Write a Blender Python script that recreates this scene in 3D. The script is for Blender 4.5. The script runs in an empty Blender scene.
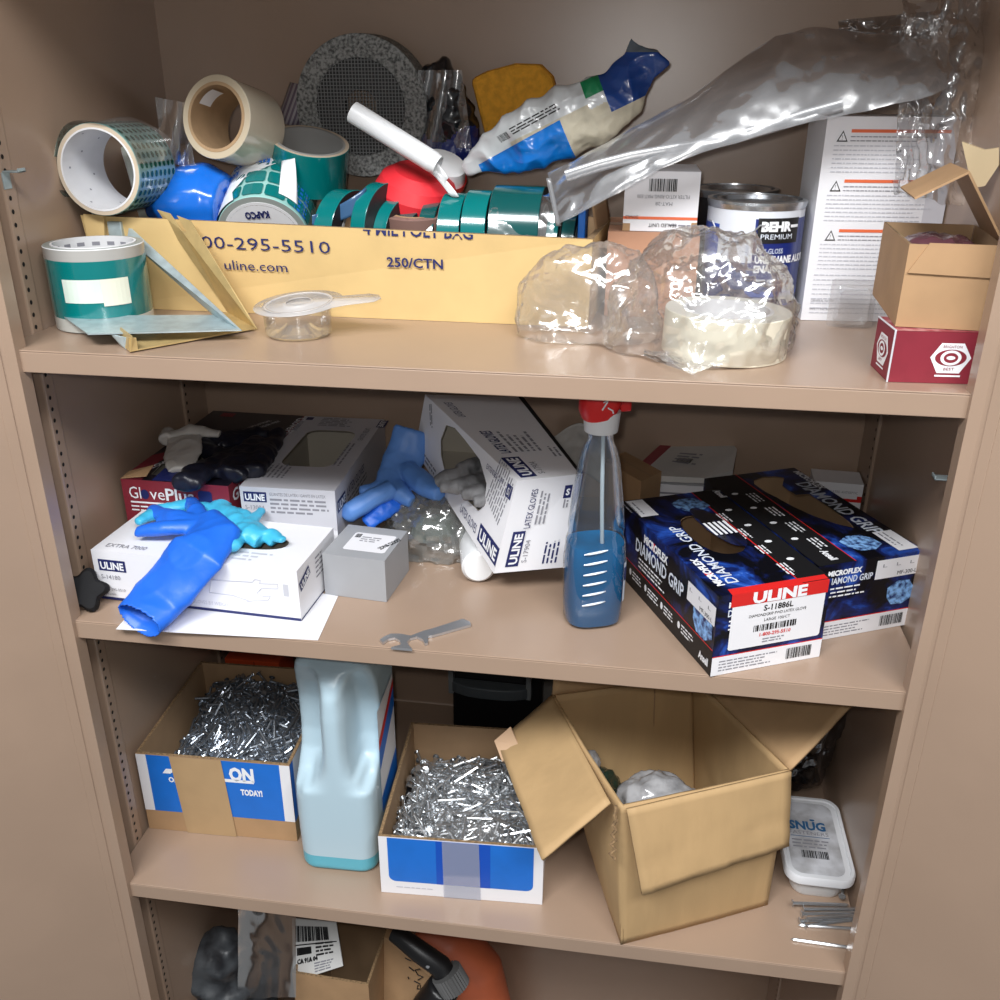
import bpy, bmesh, math, random
from mathutils import Vector, Matrix, noise
from mathutils.geometry import tessellate_polygon
random.seed(7)
SC = bpy.context.scene
COL = SC.collection

# ---------------------------------------------------------------- camera
CAM_C = Vector((0.1563151, -0.8320824, 0.2461687))
CAM_R = Matrix(((0.9893166, -0.0632988, 0.1313241),
                (0.1457179, 0.4024046, -0.9037903),
                (0.0043634, 0.9132709, 0.4073293)))
FPX = 943.128
cd = bpy.data.cameras.new('camera'); cam = bpy.data.objects.new('camera', cd); COL.objects.link(cam)
cd.sensor_width = 36.0; cd.lens = FPX * 36.0 / 1000.0; cd.clip_start = 0.01
cam.matrix_world = Matrix.Translation(CAM_C) @ CAM_R.to_4x4()
SC.camera = cam

# ---------------------------------------------------------------- light
SC.view_settings.view_transform = 'Standard'; SC.view_settings.look = 'None'
SC.view_settings.exposure = 0.0; SC.view_settings.gamma = 1.0; SC.view_settings.use_curve_mapping = False
w = bpy.data.worlds.new('room_air'); SC.world = w; w.use_nodes = True
w.node_tree.nodes['Background'].inputs[0].default_value = (0.97, 0.985, 1.0, 1)
w.node_tree.nodes['Background'].inputs[1].default_value = 0.2

def lamp(name, kind, loc, target, energy, size=0.1, sizey=None, color=(1, 1, 1)):
    l = bpy.data.lights.new(name, kind); l.energy = energy; l.color = color
    if kind == 'AREA':
        l.size = size
        if sizey: l.shape = 'RECTANGLE'; l.size_y = sizey
    else: l.shadow_soft_size = size
    o = bpy.data.objects.new(name, l); COL.objects.link(o); o.location = loc
    if target is not None: o.rotation_euler = (Vector(target) - Vector(loc)).to_track_quat('-Z', 'Y').to_euler()
    return o
# phone flash beside the lens, and the two ceiling tubes of the workshop behind the photographer
lamp('phone_flash', 'POINT', CAM_C + Vector((-0.02, -0.005, 0.025)), None, 8.0, 0.012, color=(1.0, 0.98, 0.96))
lamp('ceiling_light', 'AREA', (-0.5, -1.6, 1.75), (0.0, 0.1, -0.3), 68, 1.2, 0.5, color=(0.98, 0.99, 1.0))
lamp('ceiling_light', 'AREA', (0.9, -1.6, 1.75), (0.0, 0.1, -0.3), 48, 1.2, 0.5, color=(0.98, 0.99, 1.0))

# ---------------------------------------------------------------- measuring helpers
def _ray(u, v): return CAM_R @ Vector(((u - 500) / FPX, -(v - 500) / FPX, -1.0))
def PY(u, v, y):
    d = _ray(u, v); return CAM_C + d * ((y - CAM_C.y) / d.y)
def PZ(u, v, z):
    d = _ray(u, v); return CAM_C + d * ((z - CAM_C.z) / d.z)
Z1, Z2, Z3, Z4 = 0.0, -0.3102, -0.7041, -1.52
V = Vector

# ---------------------------------------------------------------- materials
MATS = {}
def s2l(c):
    return tuple((x / 255 / 12.92 if x / 255 <= .04045 else ((x / 255 + .055) / 1.055) ** 2.4) for x in c)
def mat(name, rgb, rough=.5, metal=0.0, spec=.5, var=0.0, vscale=30, bump=0.0, bscale=200, trans=0.0, coat=0.0, sss=0.0, rgb2=None, stretch=None):
    if name in MATS: return MATS[name]
    m = bpy.data.materials.new(name); m.use_nodes = True; nt = m.node_tree; N = nt.nodes; L = nt.links
    b = N['Principled BSDF']; c = s2l(rgb)
    b.inputs['Base Color'].default_value = (*c, 1); b.inputs['Roughness'].default_value = rough
    b.inputs['Metallic'].default_value = metal; b.inputs['Specular IOR Level'].default_value = spec
    if trans: b.inputs['Transmission Weight'].default_value = trans
    if coat: b.inputs['Coat Weight'].default_value = coat; b.inputs['Coat Roughness'].default_value = .08
    if var or bump:
        tc = N.new('ShaderNodeTexCoord'); src = tc.outputs['Object']
        if stretch:
            mp = N.new('ShaderNodeMapping'); mp.inputs['Scale'].default_value = stretch; L.new(src, mp.inputs[0]); src = mp.outputs[0]
    if var:
        nz = N.new('ShaderNodeTexNoise'); nz.inputs['Scale'].default_value = vscale; nz.inputs['Detail'].default_value = 5
        L.new(src, nz.inputs['Vector'])
        mx = N.new('ShaderNodeMix'); mx.data_type = 'RGBA'
        c2 = s2l(rgb2) if rgb2 else tuple(x * (1 - var) for x in c)
        mx.inputs[6].default_value = (*c2, 1); mx.inputs[7].default_value = (*c, 1)
        rp = N.new('ShaderNodeMapRange'); rp.inputs[1].default_value = .35; rp.inputs[2].default_value = .6
        L.new(nz.outputs[0], rp.inputs[0]); L.new(rp.outputs[0], mx.inputs[0]); L.new(mx.outputs[2], b.inputs['Base Color'])
    if bump:
        nb = N.new('ShaderNodeTexNoise'); nb.inputs['Scale'].default_value = bscale; nb.inputs['Detail'].default_value = 3
        L.new(src, nb.inputs['Vector']); bp = N.new('ShaderNodeBump'); bp.inputs['Strength'].default_value = bump
        bp.inputs['Distance'].default_value = .002; L.new(nb.outputs[0], bp.inputs['Height']); L.new(bp.outputs[0], b.inputs['Normal'])
    MATS[name] = m; return m
def film(name, tint=(1, 1, 1), haze=.08, hazecol=(230, 230, 230), gloss=.12, rough=.12, bump=.0, bscale=60):
    """thin clear plastic: see-through, a little milky, mirror-like at glancing angles"""
    if name in MATS: return MATS[name]
    m = bpy.data.materials.new(name); m.use_nodes = True; nt = m.node_tree; N = nt.nodes; L = nt.links
    N.remove(N['Principled BSDF']); out = N['Material Output']
    tr = N.new('ShaderNodeBsdfTransparent'); tr.inputs[0].default_value = (*tint, 1)
    df = N.new('ShaderNodeBsdfDiffuse'); df.inputs[0].default_value = (*s2l(hazecol), 1)
    gl = N.new('ShaderNodeBsdfGlossy'); gl.inputs['Roughness'].default_value = rough; gl.inputs[0].default_value = (1, 1, 1, 1)
    lw = N.new('ShaderNodeLayerWeight'); lw.inputs[0].default_value = .3
    mr = N.new('ShaderNodeMapRange'); mr.inputs[3].default_value = gloss; mr.inputs[4].default_value = min(1, gloss + .55)
    L.new(lw.outputs['Fresnel'], mr.inputs[0])
    m1 = N.new('ShaderNodeMixShader'); m1.inputs[0].default_value = haze; L.new(tr.outputs[0], m1.inputs[1]); L.new(df.outputs[0], m1.inputs[2])
    m2 = N.new('ShaderNodeMixShader'); L.new(mr.outputs[0], m2.inputs[0]); L.new(m1.outputs[0], m2.inputs[1]); L.new(gl.outputs[0], m2.inputs[2])
    L.new(m2.outputs[0], out.inputs[0])
    if bump:
        tc = N.new('ShaderNodeTexCoord'); nb = N.new('ShaderNodeTexNoise'); nb.inputs['Scale'].default_value = bscale; nb.inputs['Detail'].default_value = 2
        L.new(tc.outputs['Object'], nb.inputs['Vector']); bp = N.new('ShaderNodeBump'); bp.inputs['Strength'].default_value = bump; bp.inputs['Distance'].default_value = .004
        L.new(nb.outputs[0], bp.inputs['Height']); L.new(bp.outputs[0], gl.inputs['Normal']); L.new(bp.outputs[0], lw.inputs['Normal'])
    MATS[name] = m; return m
PAINT = mat('tan_enamel', (162, 138, 119), .31, spec=.75, var=.05, vscale=9, bump=.05, bscale=900)
HOLE = mat('punched_hole', (12, 10, 9), .8)
KRAFT = mat('kraft_board', (174, 139, 102), .75, var=.1, vscale=25, bump=.05, bscale=120)
KRAFTY = mat('yellow_kraft_board', (208, 178, 122), .7, var=.08, vscale=18, bump=.04, bscale=120)
KRAFTIN = mat('kraft_board_inside', (168, 137, 104), .85, var=.08, vscale=30)
CORRUG = mat('corrugated_edge', (150, 122, 88), .9, var=.5, vscale=300)
WHITE = mat('white_card', (232, 232, 236), .45, var=.03, vscale=12)
GREYCARD = mat('grey_white_card', (205, 205, 212), .4, var=.03, vscale=12)
CARDIN = mat('grey_card_inside', (178, 170, 156), .85)
GREY = mat('grey_card', (158, 160, 164), .5, var=.04, vscale=20)
NAVY = mat('navy_ink', (28, 36, 92), .5)
BLACK = mat('black_ink', (20, 20, 22), .5)
GREYINK = mat('grey_ink', (138, 138, 146), .6)
LIGHTINK = mat('pale_grey_ink', (194, 195, 203), .6)
WHITEINK = mat('white_ink', (236, 238, 242), .5)
RED = mat('red_ink', (206, 36, 34), .45)
MAROON = mat('maroon_card', (134, 40, 54), .5, var=.08, vscale=60)
BLUE = mat('blue_ink', (22, 110, 206), .45, var=.06, vscale=40)
TEAL = mat('teal_polyester_tape', (0, 112, 112), .16, spec=.8, coat=.6)
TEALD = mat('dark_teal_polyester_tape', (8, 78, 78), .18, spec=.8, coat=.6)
STEEL = mat('bright_steel', (200, 202, 206), .32, metal=.8)
ZINC = mat('galvanised_steel', (186, 202, 206), .38, metal=.45, var=.2, vscale=70)
BRASSY = mat('yellow_zinc_steel', (204, 178, 124), .4, metal=.35, var=.15, vscale=60)
BLACKPL = mat('black_plastic', (22, 22, 24), .4)
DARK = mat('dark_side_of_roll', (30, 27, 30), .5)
WPLASTIC = mat('white_plastic', (226, 228, 230), .35)
CORE = mat('brown_paper_core', (168, 138, 104), .8, var=.12, vscale=60)
COREW = mat('white_paper_core', (222, 222, 224), .7, var=.04, vscale=40)
CLEAR = film('clear_film')
CRINKLE = film('crinkled_clear_film', haze=.07, gloss=.16, rough=.16)
POLY = film('grey_poly_film', tint=(.86, .86, .87), haze=.42, hazecol=(158, 160, 163), gloss=.08, rough=.26)

# ---------------------------------------------------------------- mesh builder
_fonts = {}
def glyphs(s, bold=0.0):
    k = (s, bold)
    if k not in _fonts:
        c = bpy.data.curves.new('t', 'FONT'); c.body = s; c.resolution_u = 2; c.offset = bold; c.size = 1.0
        o = bpy.data.objects.new('t', c); COL.objects.link(o); dg = bpy.context.evaluated_depsgraph_get()
        me = bpy.data.meshes.new_from_object(o.evaluated_get(dg))
        vs = [(v.co.x / .73, v.co.y / .73) for v in me.vertices]; fs = [tuple(p.vertices) for p in me.polygons]
        bpy.data.objects.remove(o); bpy.data.curves.remove(c); bpy.data.meshes.remove(me)
        if vs:
            mx = min(v[0] for v in vs); vs = [(a - mx, b) for a, b in vs]
        _fonts[k] = (vs, fs, max([v[0] for v in vs] or [1]))
    return _fonts[k]

class Face:
    """a four-cornered panel with its own metre grid: x to the right, y up, n outward"""
    def __init__(s, bl, br, tr, tl):
        s.c = [V(bl), V(br), V(tr), V(tl)]; s.W = (s.c[1] - s.c[0]).length; s.H = (s.c[3] - s.c[0]).length
        s.n = ((s.c[1] - s.c[0]).cross(s.c[3] - s.c[0])).normalized()
    def pt(s, x, y, off=0.0):
        a, b = x / s.W, y / s.H
        return (s.c[0] * (1 - a) * (1 - b) + s.c[1] * a * (1 - b) + s.c[2] * a * b + s.c[3] * (1 - a) * b) + s.n * off
class CylFace:
    """the outside of an upright cylinder, x runs along the wrap from angle a0"""
    def __init__(s, M, r, a0, arc, H): s.M, s.r, s.a0, s.W, s.H = M, r, a0, arc * r, H
    def pt(s, x, y, off=0.0):
        a = s.a0 + x / s.r; r = s.r + off
        return s.M @ V((r * math.cos(a), r * math.sin(a), y))

class MB:
    def __init__(s): s.v, s.f, s.m, s.mats = [], [], [], []
    def mi(s, m):
        if m not in s.mats: s.mats.append(m)
        return s.mats.index(m)
    def add(s, vs, fs, m, M=None):
        b = len(s.v); i = s.mi(m)
        s.v += [(M @ V(p)) if M is not None else V(p) for p in vs]
        for f in fs: s.f.append(tuple(b + k for k in f)); s.m.append(i)
        return s
    def quad(s, pts, m): return s.add(pts, [tuple(range(len(pts)))], m)
    def box(s, x0, x1, y0, y1, z0, z1, m, M=None):
        vs = [(x0, y0, z0), (x1, y0, z0), (x1, y1, z0), (x0, y1, z0), (x0, y0, z1), (x1, y0, z1), (x1, y1, z1), (x0, y1, z1)]
        return s.add(vs, [(0, 3, 2, 1), (4, 5, 6, 7), (0, 1, 5, 4), (1, 2, 6, 5), (2, 3, 7, 6), (3, 0, 4, 7)], m, M)
    def poly(s, face, loops, m, off=0.0):
        """flat polygon (first loop) with holes (other loops) on a face"""
        if loops and not isinstance(loops[0][0], (tuple, list)): loops = [loops]
        flat = [p for l in loops for p in l]
        tris = tessellate_polygon([[V((p[0], p[1], 0)) for p in l] for l in loops])
        out = []
        for t in tris:
            a, b, c = (flat[k] for k in t)
            out.append(t if (b[0] - a[0]) * (c[1] - a[1]) - (b[1] - a[1]) * (c[0] - a[0]) > 0 else t[::-1])
        return s.add([face.pt(p[0], p[1], off) for p in flat], out, m)
    def rect(s, face, x0, y0, x1, y1, m, off=.0004, n=1):
        for k in range(n):
            a, b = x0 + (x1 - x0) * k / n, x0 + (x1 - x0) * (k + 1) / n
            s.quad([face.pt(a, y0, off), face.pt(b, y0, off), face.pt(b, y1, off), face.pt(a, y1, off)], m)
        return s
    def rrect(s, face, x0, y0, x1, y1, r, m, off=.0004): return s.poly(face, rr(x0, y0, x1, y1, r), m, off)
    def text(s, face, t, x, y, h, m, rot=0.0, wid=None, bold=0.0, off=.0008, sx=1.0, italic=0.0, mid=False):
        vs, fs, W = glyphs(t, bold); k = sx if wid is None else wid / (W * h)
        c, sn = math.cos(math.radians(rot)), math.sin(math.radians(rot))
        if mid: x -= c * W * h * k / 2; y -= sn * W * h * k / 2
        out = []
        for a, b in vs:
            p, q = (a + italic * b) * h * k, b * h
            out.append(face.pt(x + c * p - sn * q, y + sn * p + c * q, off))
        return s.add(out, fs, m)
    def para(s, face, x, y, w, n, dy, h, m, rot=0.0, seed=1, off=.0006, ragged=.3):
        """unreadably small print: rows of word-length dashes"""
        R = random.Random(seed); c, sn = math.cos(math.radians(rot)), math.sin(math.radians(rot))
        for r in range(n):
            a, end = 0.0, w * (1 - R.random() * ragged)
            while a < end:
                L = h * R.uniform(1.5, 6); e = min(a + L, end); q = -r * dy
                P = [(a, q), (e, q), (e, q + h), (a, q + h)]
                s.quad([face.pt(x + c * p - sn * t, y + sn * p + c * t, off) for p, t in P], m); a = e + h * .9
        return s
    def barcode(s, face, x, y, w, h, m=None, seed=3, off=.0008):
        R = random.Random(seed); a = 0.0
        while a < w:
            b = min(a + R.choice((1, 1, 2, 3)) * w / 70, w); s.rect(face, x + a, y, x + b, y + h, m or BLACK, off); a = b + R.choice((1, 1, 2)) * w / 70
        return s
    def loft(s, rings, m, capA=True, capB=True, closed=True, M=None):
        n = len(rings[0]); vs = [p for r in rings for p in r]; fs = []
        for i in range(len(rings) - 1):
            for j in range(n if closed else n - 1):
                k = (j + 1) % n; fs.append((i * n + j, i * n + k, (i + 1) * n + k, (i + 1) * n + j))
        if capA: fs.append(tuple(range(n))[::-1])
        if capB: fs.append(tuple((len(rings) - 1) * n + j for j in range(n)))
        return s.add(vs, fs, m, M)
    def lathe(s, prof, m, M=None, n=48, closed=False, mats=None):
        """profile of (r, z); mats gives one material per profile span"""
        P = list(prof) + ([prof[0]] if closed else [])
        for k in range(len(P) - 1):
            vs = []
            for r, z in (P[k], P[k + 1]):
                vs += [(r * math.cos(2 * math.pi * j / n), r * math.sin(2 * math.pi * j / n), z) for j in range(n)]
            s.add(vs, [(j, (j + 1) % n, n + (j + 1) % n, n + j) for j in range(n)], (mats[k] if mats else m), M)
        return s
    def tube(s, pts, r, m, n=10, caps=True, flat=1.0, up=None):
        pts = [V(p) for p in pts]; rs = r if isinstance(r, (list, tuple)) else [r] * len(pts); rings = []
        u = None
        for i, p in enumerate(pts):
            t = (pts[min(i + 1, len(pts) - 1)] - pts[max(i - 1, 0)]).normalized()
            if up is not None: a = V(up).cross(t).normalized()
            elif u is None: a = t.orthogonal().normalized()
            else: a = (u - t * u.dot(t)).normalized()
            u = a; b = t.cross(a)
            ra = rs[i] if not isinstance(rs[i], tuple) else rs[i][0]; rb = rs[i] * flat if not isinstance(rs[i], tuple) else rs[i][1]
            rings.append([p + a * math.cos(2 * math.pi * k / n) * ra + b * math.sin(2 * math.pi * k / n) * rb for k in range(n)])
        return s.loft(rings, m, caps, caps)
    def build(s, name, parent=None, smooth=None, bevel=0.0, solid=0.0, sub=0, weld=False, solid_off=-1):
        me = bpy.data.meshes.new(name); o = bpy.data.objects.new(name, me); COL.objects.link(o)
        org = parent.get('_w') if parent is not None else None
        org = V(org) if org is not None else V((0, 0, 0))
        me.from_pydata([p - org for p in s.v], [], s.f)
        for m in s.mats: me.materials.append(m)
        me.polygons.foreach_set('material_index', s.m)
        if weld:
            bm = bmesh.new(); bm.from_mesh(me); bmesh.ops.remove_doubles(bm, verts=bm.verts, dist=1e-5); bmesh.ops.recalc_face_normals(bm, faces=bm.faces); bm.to_mesh(me); bm.free()
        if smooth is not None:
            me.polygons.foreach_set('use_smooth', [True] * len(me.polygons))
            if smooth < 180: me.set_sharp_from_angle(angle=math.radians(smooth))
        if parent is not None: o.parent = parent; o['_w'] = tuple(org)
        if solid: md = o.modifiers.new('thickness', 'SOLIDIFY'); md.thickness = solid; md.offset = solid_off
        if sub: md = o.modifiers.new('smooth', 'SUBSURF'); md.levels = sub; md.render_levels = sub
        if bevel: md = o.modifiers.new('edge', 'BEVEL'); md.width = bevel; md.segments = 2; md.limit_method = 'ANGLE'; md.angle_limit = math.radians(40)
        return o

def rr(x0, y0, x1, y1, r, n=5):
    P = []
    for cx, cy, a in ((x1 - r, y0 + r, -90), (x1 - r, y1 - r, 0), (x0 + r, y1 - r, 90), (x0 + r, y0 + r, 180)):
        for k in range(n + 1):
            t = math.radians(a + 90 * k / n); P.append((cx + r * math.cos(t), cy + r * math.sin(t)))
    return P
def oval(cx, cy, a, b, n=28, e=1.0):
    P = []
    for k in range(n):
        t = 2 * math.pi * k / n; c, q = math.cos(t), math.sin(t)
        P.append((cx + a * math.copysign(abs(c) ** e, c), cy + b * math.copysign(abs(q) ** e, q)))
    return P
def thing(name, label, cat, loc, group=None):
    o = bpy.data.objects.new(name, None); COL.objects.link(o); o.location = loc; o.empty_display_size = .02
    o['label'] = label; o['category'] = cat; o['_w'] = tuple(loc)
    if group: o['group'] = group
    return o
def tag(o, label, cat, group=None, kind=None):
    o['label'] = label; o['category'] = cat
    if group: o['group'] = group
    if kind: o['kind'] = kind
    return o
def recentre(o):
    """put the origin of a single-mesh thing at its base"""
    me = o.data; n = len(me.vertices)
    c = sum((v.co for v in me.vertices), V((0, 0, 0))) / n; z = min(v.co.z for v in me.vertices); c = V((c.x, c.y, z))
    me.transform(Matrix.Translation(-c)); o.location = c; return o
def cuboid(x, y, z, yaw, w, d, h):
    """corner positions of a box from its left front bottom corner"""
    R = Matrix.Rotation(yaw, 3, 'Z'); o = V((x, y, z))
    return {a + b + c: o + R @ V((i * w, j * d, k * h)) for a, i in (('L', 0), ('R', 1)) for b, j in (('F', 0), ('B', 1)) for c, k in (('B', 0), ('T', 1))}
def faces(c):
    F = lambda *k: Face(*[c[q] for q in k])
    return dict(front=F('LFB', 'RFB', 'RFT', 'LFT'), left=F('LBB', 'LFB', 'LFT', 'LBT'), right=F('RFB', 'RBB', 'RBT', 'RFT'),
                top=F('LFT', 'RFT', 'RBT', 'LBT'), back=F('RBB', 'LBB', 'LBT', 'RBT'), bottom=F('LBB', 'RBB', 'RFB', 'LFB'))
def inset(c, t, top=0.0):
    ctr = sum(c.values(), V((0, 0, 0))) / 8; o = {}
    for k, p in c.items():
        q = V(p)
        ex = (c['R' + k[1:]] - c['L' + k[1:]]).normalized(); ey = (c[k[0] + 'B' + k[2]] - c[k[0] + 'F' + k[2]]).normalized(); ez = (c[k[:2] + 'T'] - c[k[:2] + 'B']).normalized()
        q += ex * (t if k[0] == 'L' else -t) + ey * (t if k[1] == 'F' else -t) + ez * (t if k[2] == 'B' else -top)
        o[k] = q
    return o
def shell(mb, c, mats, inside, hole=None, holeface='top', t=.0012, ti=None):
    """a thin card box: outer panels, one panel with a torn or cut hole, inner panels"""
    F = faces(c)
    for k, f in F.items():
        m = mats.get(k, mats['all'])
        if hole is not None and k == holeface: mb.poly(f, [[(0, 0), (f.W, 0), (f.W, f.H), (0, f.H)], hole[::-1]], m)
        else: mb.quad(f.c, m)
    if hole is not None:
        ti = ti or t; G = faces(inset(c, ti, ti))
        for k, f in G.items():
            if k == holeface:
                g = F[k]; mb.poly(g, [[(t, t), (g.W - t, t), (g.W - t, g.H - t), (t, g.H - t)], hole[::-1]], inside, -t)
            else: mb.quad(f.c[::-1], inside)
    return F
def tray(mb, c, mats, inside, t=.003):
    """an open-topped corrugated box"""
    F = faces(c)
    for k, f in F.items():
        if k != 'top': mb.quad(f.c, mats.get(k, mats['all']))
    i = inset(c, t, 0); G = faces(i)
    for k, f in G.items():
        if k != 'top': mb.quad(f.c[::-1], inside)
    for a, b in (('LFT', 'RFT'), ('RFT', 'RBT'), ('RBT', 'LBT'), ('LBT', 'LFT')): mb.quad([c[a], c[b], i[b], i[a]], CORRUG)
    return F
def base_of(c): return (c['LFB'] + c['RFB'] + c['LBB'] + c['RBB']) / 4
def axisM(p, d, up=None):
    return Matrix.Translation(V(p)) @ V(d).to_track_quat('Z', 'Y').to_matrix().to_4x4()
def sculpt(name, mb, parent=None, voxel=.003, smooth=4, amp=0.0, nscale=.02, cut=None, thick=0.0, mat_fn=None, mats=None, ridged=False, seed=0.0, bisect=()):
    """weld overlapping lofts into one continuous skin, soften and wrinkle it"""
    o = mb.build('tmp', None, None)
    md = o.modifiers.new('r', 'REMESH'); md.mode = 'VOXEL'; md.voxel_size = voxel
    if smooth: md = o.modifiers.new('s', 'SMOOTH'); md.iterations = smooth; md.factor = .5
    dg = bpy.context.evaluated_depsgraph_get(); me = bpy.data.meshes.new_from_object(o.evaluated_get(dg))
    bpy.data.objects.remove(o)
    bm = bmesh.new(); bm.from_mesh(me); bm.normal_update()
    if amp:
        off = []
        for v in bm.verts:
            q = v.co / nscale + V((seed, seed * 1.7, seed * .3))
            a = noise.noise(q) + .5 * noise.noise(q * 2.1)
            if ridged: a = 1 - 2 * abs(noise.noise(q)) - .6 * abs(noise.noise(q * 2.3))
            off.append(v.normal * a * amp)
        for v, q in zip(bm.verts, off): v.co += q
    for q_, n_ in bisect: bmesh.ops.bisect_plane(bm, geom=bm.verts[:] + bm.edges[:] + bm.faces[:], plane_co=V(q_), plane_no=V(n_), dist=1e-6)
    if cut:
        p, n = V(cut[0]), V(cut[1])
        bmesh.ops.delete(bm, geom=[f for f in bm.faces if (f.calc_center_median() - p).dot(n) > 0], context='FACES')
        bmesh.ops.delete(bm, geom=[v for v in bm.verts if not v.link_faces], context='VERTS')
    org = V(parent['_w']) if parent is not None else V((0, 0, 0))
    ml = mats or mb.mats; me.materials.clear()
    for m in ml: me.materials.append(m)
    for f in bm.faces:
        f.smooth = True; f.material_index = mat_fn(f.calc_center_median(), f.normal) if mat_fn else 0
    for v in bm.verts: v.co -= org
    bm.to_mesh(me); bm.free(); me.name = name
    ob = bpy.data.objects.new(name, me); COL.objects.link(ob)
    if parent is not None: ob.parent = parent; ob['_w'] = tuple(org)
    if thick: md = ob.modifiers.new('thickness', 'SOLIDIFY'); md.thickness = thick; md.offset = -1
    return ob
def sheet(fn, nu, nv, m, mb=None, mfn=None):
    """grid surface from fn(u,v)"""
    mb = mb or MB(); P = [[V(fn(i / nu, j / nv)) for i in range(nu + 1)] for j in range(nv + 1)]
    b = len(mb.v); mb.v += [p for r in P for p in r]; i0 = mb.mi(m)
    for j in range(nv):
        for i in range(nu):
            k = j * (nu + 1) + i + b; mb.f.append((k, k + 1, k + nu + 2, k + nu + 1))
            mb.m.append(mb.mi(mfn((i + .5) / nu, (j + .5) / nv)) if mfn else i0)
    return mb
def crinkle(p, s=.03, seed=0.0):
    q = V(p) / s + V((seed, seed * .7, -seed)); a = 1 - 2 * abs(noise.noise(q)); b = 1 - 2 * abs(noise.noise(q * 2.3 + V((5, 1, 3))))
    return a * .6 + b * .4
def merge(o, mb):
    """add printed marks to an existing part's own mesh"""
    t = mb.build('tmp', None); org = V(o['_w']); me = o.data; n0 = len(me.materials)
    for m in t.data.materials: me.materials.append(m)
    for p in t.data.polygons: p.material_index += n0
    t.data.transform(Matrix.Translation(-org)); bm = bmesh.new(); bm.from_mesh(me); bm.from_mesh(t.data); bm.to_mesh(me); bm.free(); bpy.data.objects.remove(t)
def part(t, name):
    return [c for c in t.children if c.name.split('.')[0] == name][0]
def dupe(root, M, label=None, group=None):
    """copy a thing with its parts"""
    r = root.copy(); COL.objects.link(r); r.matrix_world = M
    if label: r['label'] = label
    if group: r['group'] = group
    for ch in root.children:
        c = ch.copy(); COL.objects.link(c); c.parent = r
        for g in ch.children:
            d = g.copy(); COL.objects.link(d); d.parent = c
    return r

# ================================================================ the cabinet
cab = thing('storage_cabinet', 'tan steel storage cabinet standing open with loaded shelves', 'cabinet', (0, .21, Z4 - .06))
ZB, ZT, D = Z4 - .05, .42, .4376
WI = .4706                                      # inner face of the perforated posts
b = MB(); b.box(-.50, -.488, .0, D + .006, ZB, ZT, PAINT); b.build('side_panel', cab, bevel=.001)
b = MB(); b.box(.488, .50, .0, D + .006, ZB, ZT, PAINT); b.build('side_panel', cab, bevel=.001)
b = MB(); b.box(-.4885, .4885, D, D + .006, ZB, ZT, PAINT); b.build('back_panel', cab)
b = MB(); b.box(-.50, .50, -.003, D + .006, ZT, ZT + .012, PAINT); b.build('top_panel', cab)
b = MB(); b.box(-.50, .50, -.003, D + .006, ZB - .012, ZB, PAINT); b.build('bottom_panel', cab)
for sx in (-1, 1):
    # front frame upright with its returned flange
    b = MB(); b.box(*sorted((sx * .4475, sx * .4600)), -.006, .0, ZB, ZT, PAINT); b.box(*sorted((sx * .4455, sx * .4475)), -.006, .012, ZB, ZT, PAINT); b.box(*sorted((sx * .4600, sx * .50)), -.003, .0, ZB, ZT, PAINT)
    b.build('front_upright', cab)
    for y0, y1, hy in ((.063, .083, .0695), (D - .07, D - .001, D - .0645)):
        zt = ZT if y0 < .1 else .152
        b = MB(); b.box(*sorted((sx * WI, sx * .4878)), y0, y1, ZB, zt, PAINT)
        z = .1356 + .0130219 * 20
        while z > -1.30:
            if z < zt - .02 and not (-.024 < z < 0) and not (Z2 - .024 < z < Z2):
                x = sx * (WI - .0004); r = .0023; q = [(x, hy + r * math.cos(t * math.pi / 4), z + r * 1.1 * math.sin(t * math.pi / 4)) for t in range(8)]
                b.quad(q if sx < 0 else q[::-1], HOLE)
            z -= .0130219
        b.build('perforated_post', cab, bevel=.0022)
if True:
    # low side wall panel that fills between the posts
    for sx in (-1, 1):
        b = MB(); b.box(*sorted((sx * .4745, sx * .488)), .083, D - .07, ZB, .152, PAINT); b.box(*sorted((sx * .4745, sx * .488)), .083, D + .001, .152, ZT, PAINT); b.build('side_liner', cab)
for z in (Z1, Z2, Z3):
    b = MB(); L = .0227
    xs = .4700
    b.box(-xs, xs, .0, D - .003, z - .0018, z, PAINT)
    b.box(-xs, xs, .0, .0018, z - L, z - .0018, PAINT); b.box(-xs, xs, .0018, .016, z - L, z - L + .0016, PAINT)
    b.build('shelf', cab, bevel=.0016)
# doors, hinged on the front uprights and swung well open
for sx in (-1, 1):
    ang = math.radians(52); M = Matrix.Translation((sx * .4568, -.0062, 0)) @ Matrix.Rotation(-sx * (math.pi / 2 - ang), 4, 'Z')
    X = (-.003, .44) if sx > 0 else (-.44, .003)
    b = MB(); b.box(X[0], X[1], -.0, .018, ZB, ZT, PAINT, M)
    e = sorted((sx * .004, sx * .014)); b.box(e[0], e[1], -.0012, .0, ZB, ZT, PAINT, M)
    b.build('door', cab, bevel=.0006)
def clip(x, y, z, sx, label):
    b = MB(); M = Matrix.Translation((x, y, z))
    b.box(*sorted((0, -sx * .018)), -.006, .006, 0, .0015, ZINC, M); b.box(*sorted((0, sx * .0015)), -.006, .006, -.016, .0, ZINC, M)
    b.box(*sorted((-sx * .0165, -sx * .018)), -.006, .006, 0, .004, ZINC, M)
    return tag(recentre(b.build('shelf_clip', None, bevel=.0004)), label, 'shelf clip')
p = PY(3, 172, .069); clip(-WI + .001, .069, p.z, -1, 'small steel shelf clip hooked in the left post above the dotted tape roll')
p = PY(934, 478, .069); clip(WI - .001, .069, p.z, 1, 'small steel shelf clip hooked in the right post, second shelf')

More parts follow.
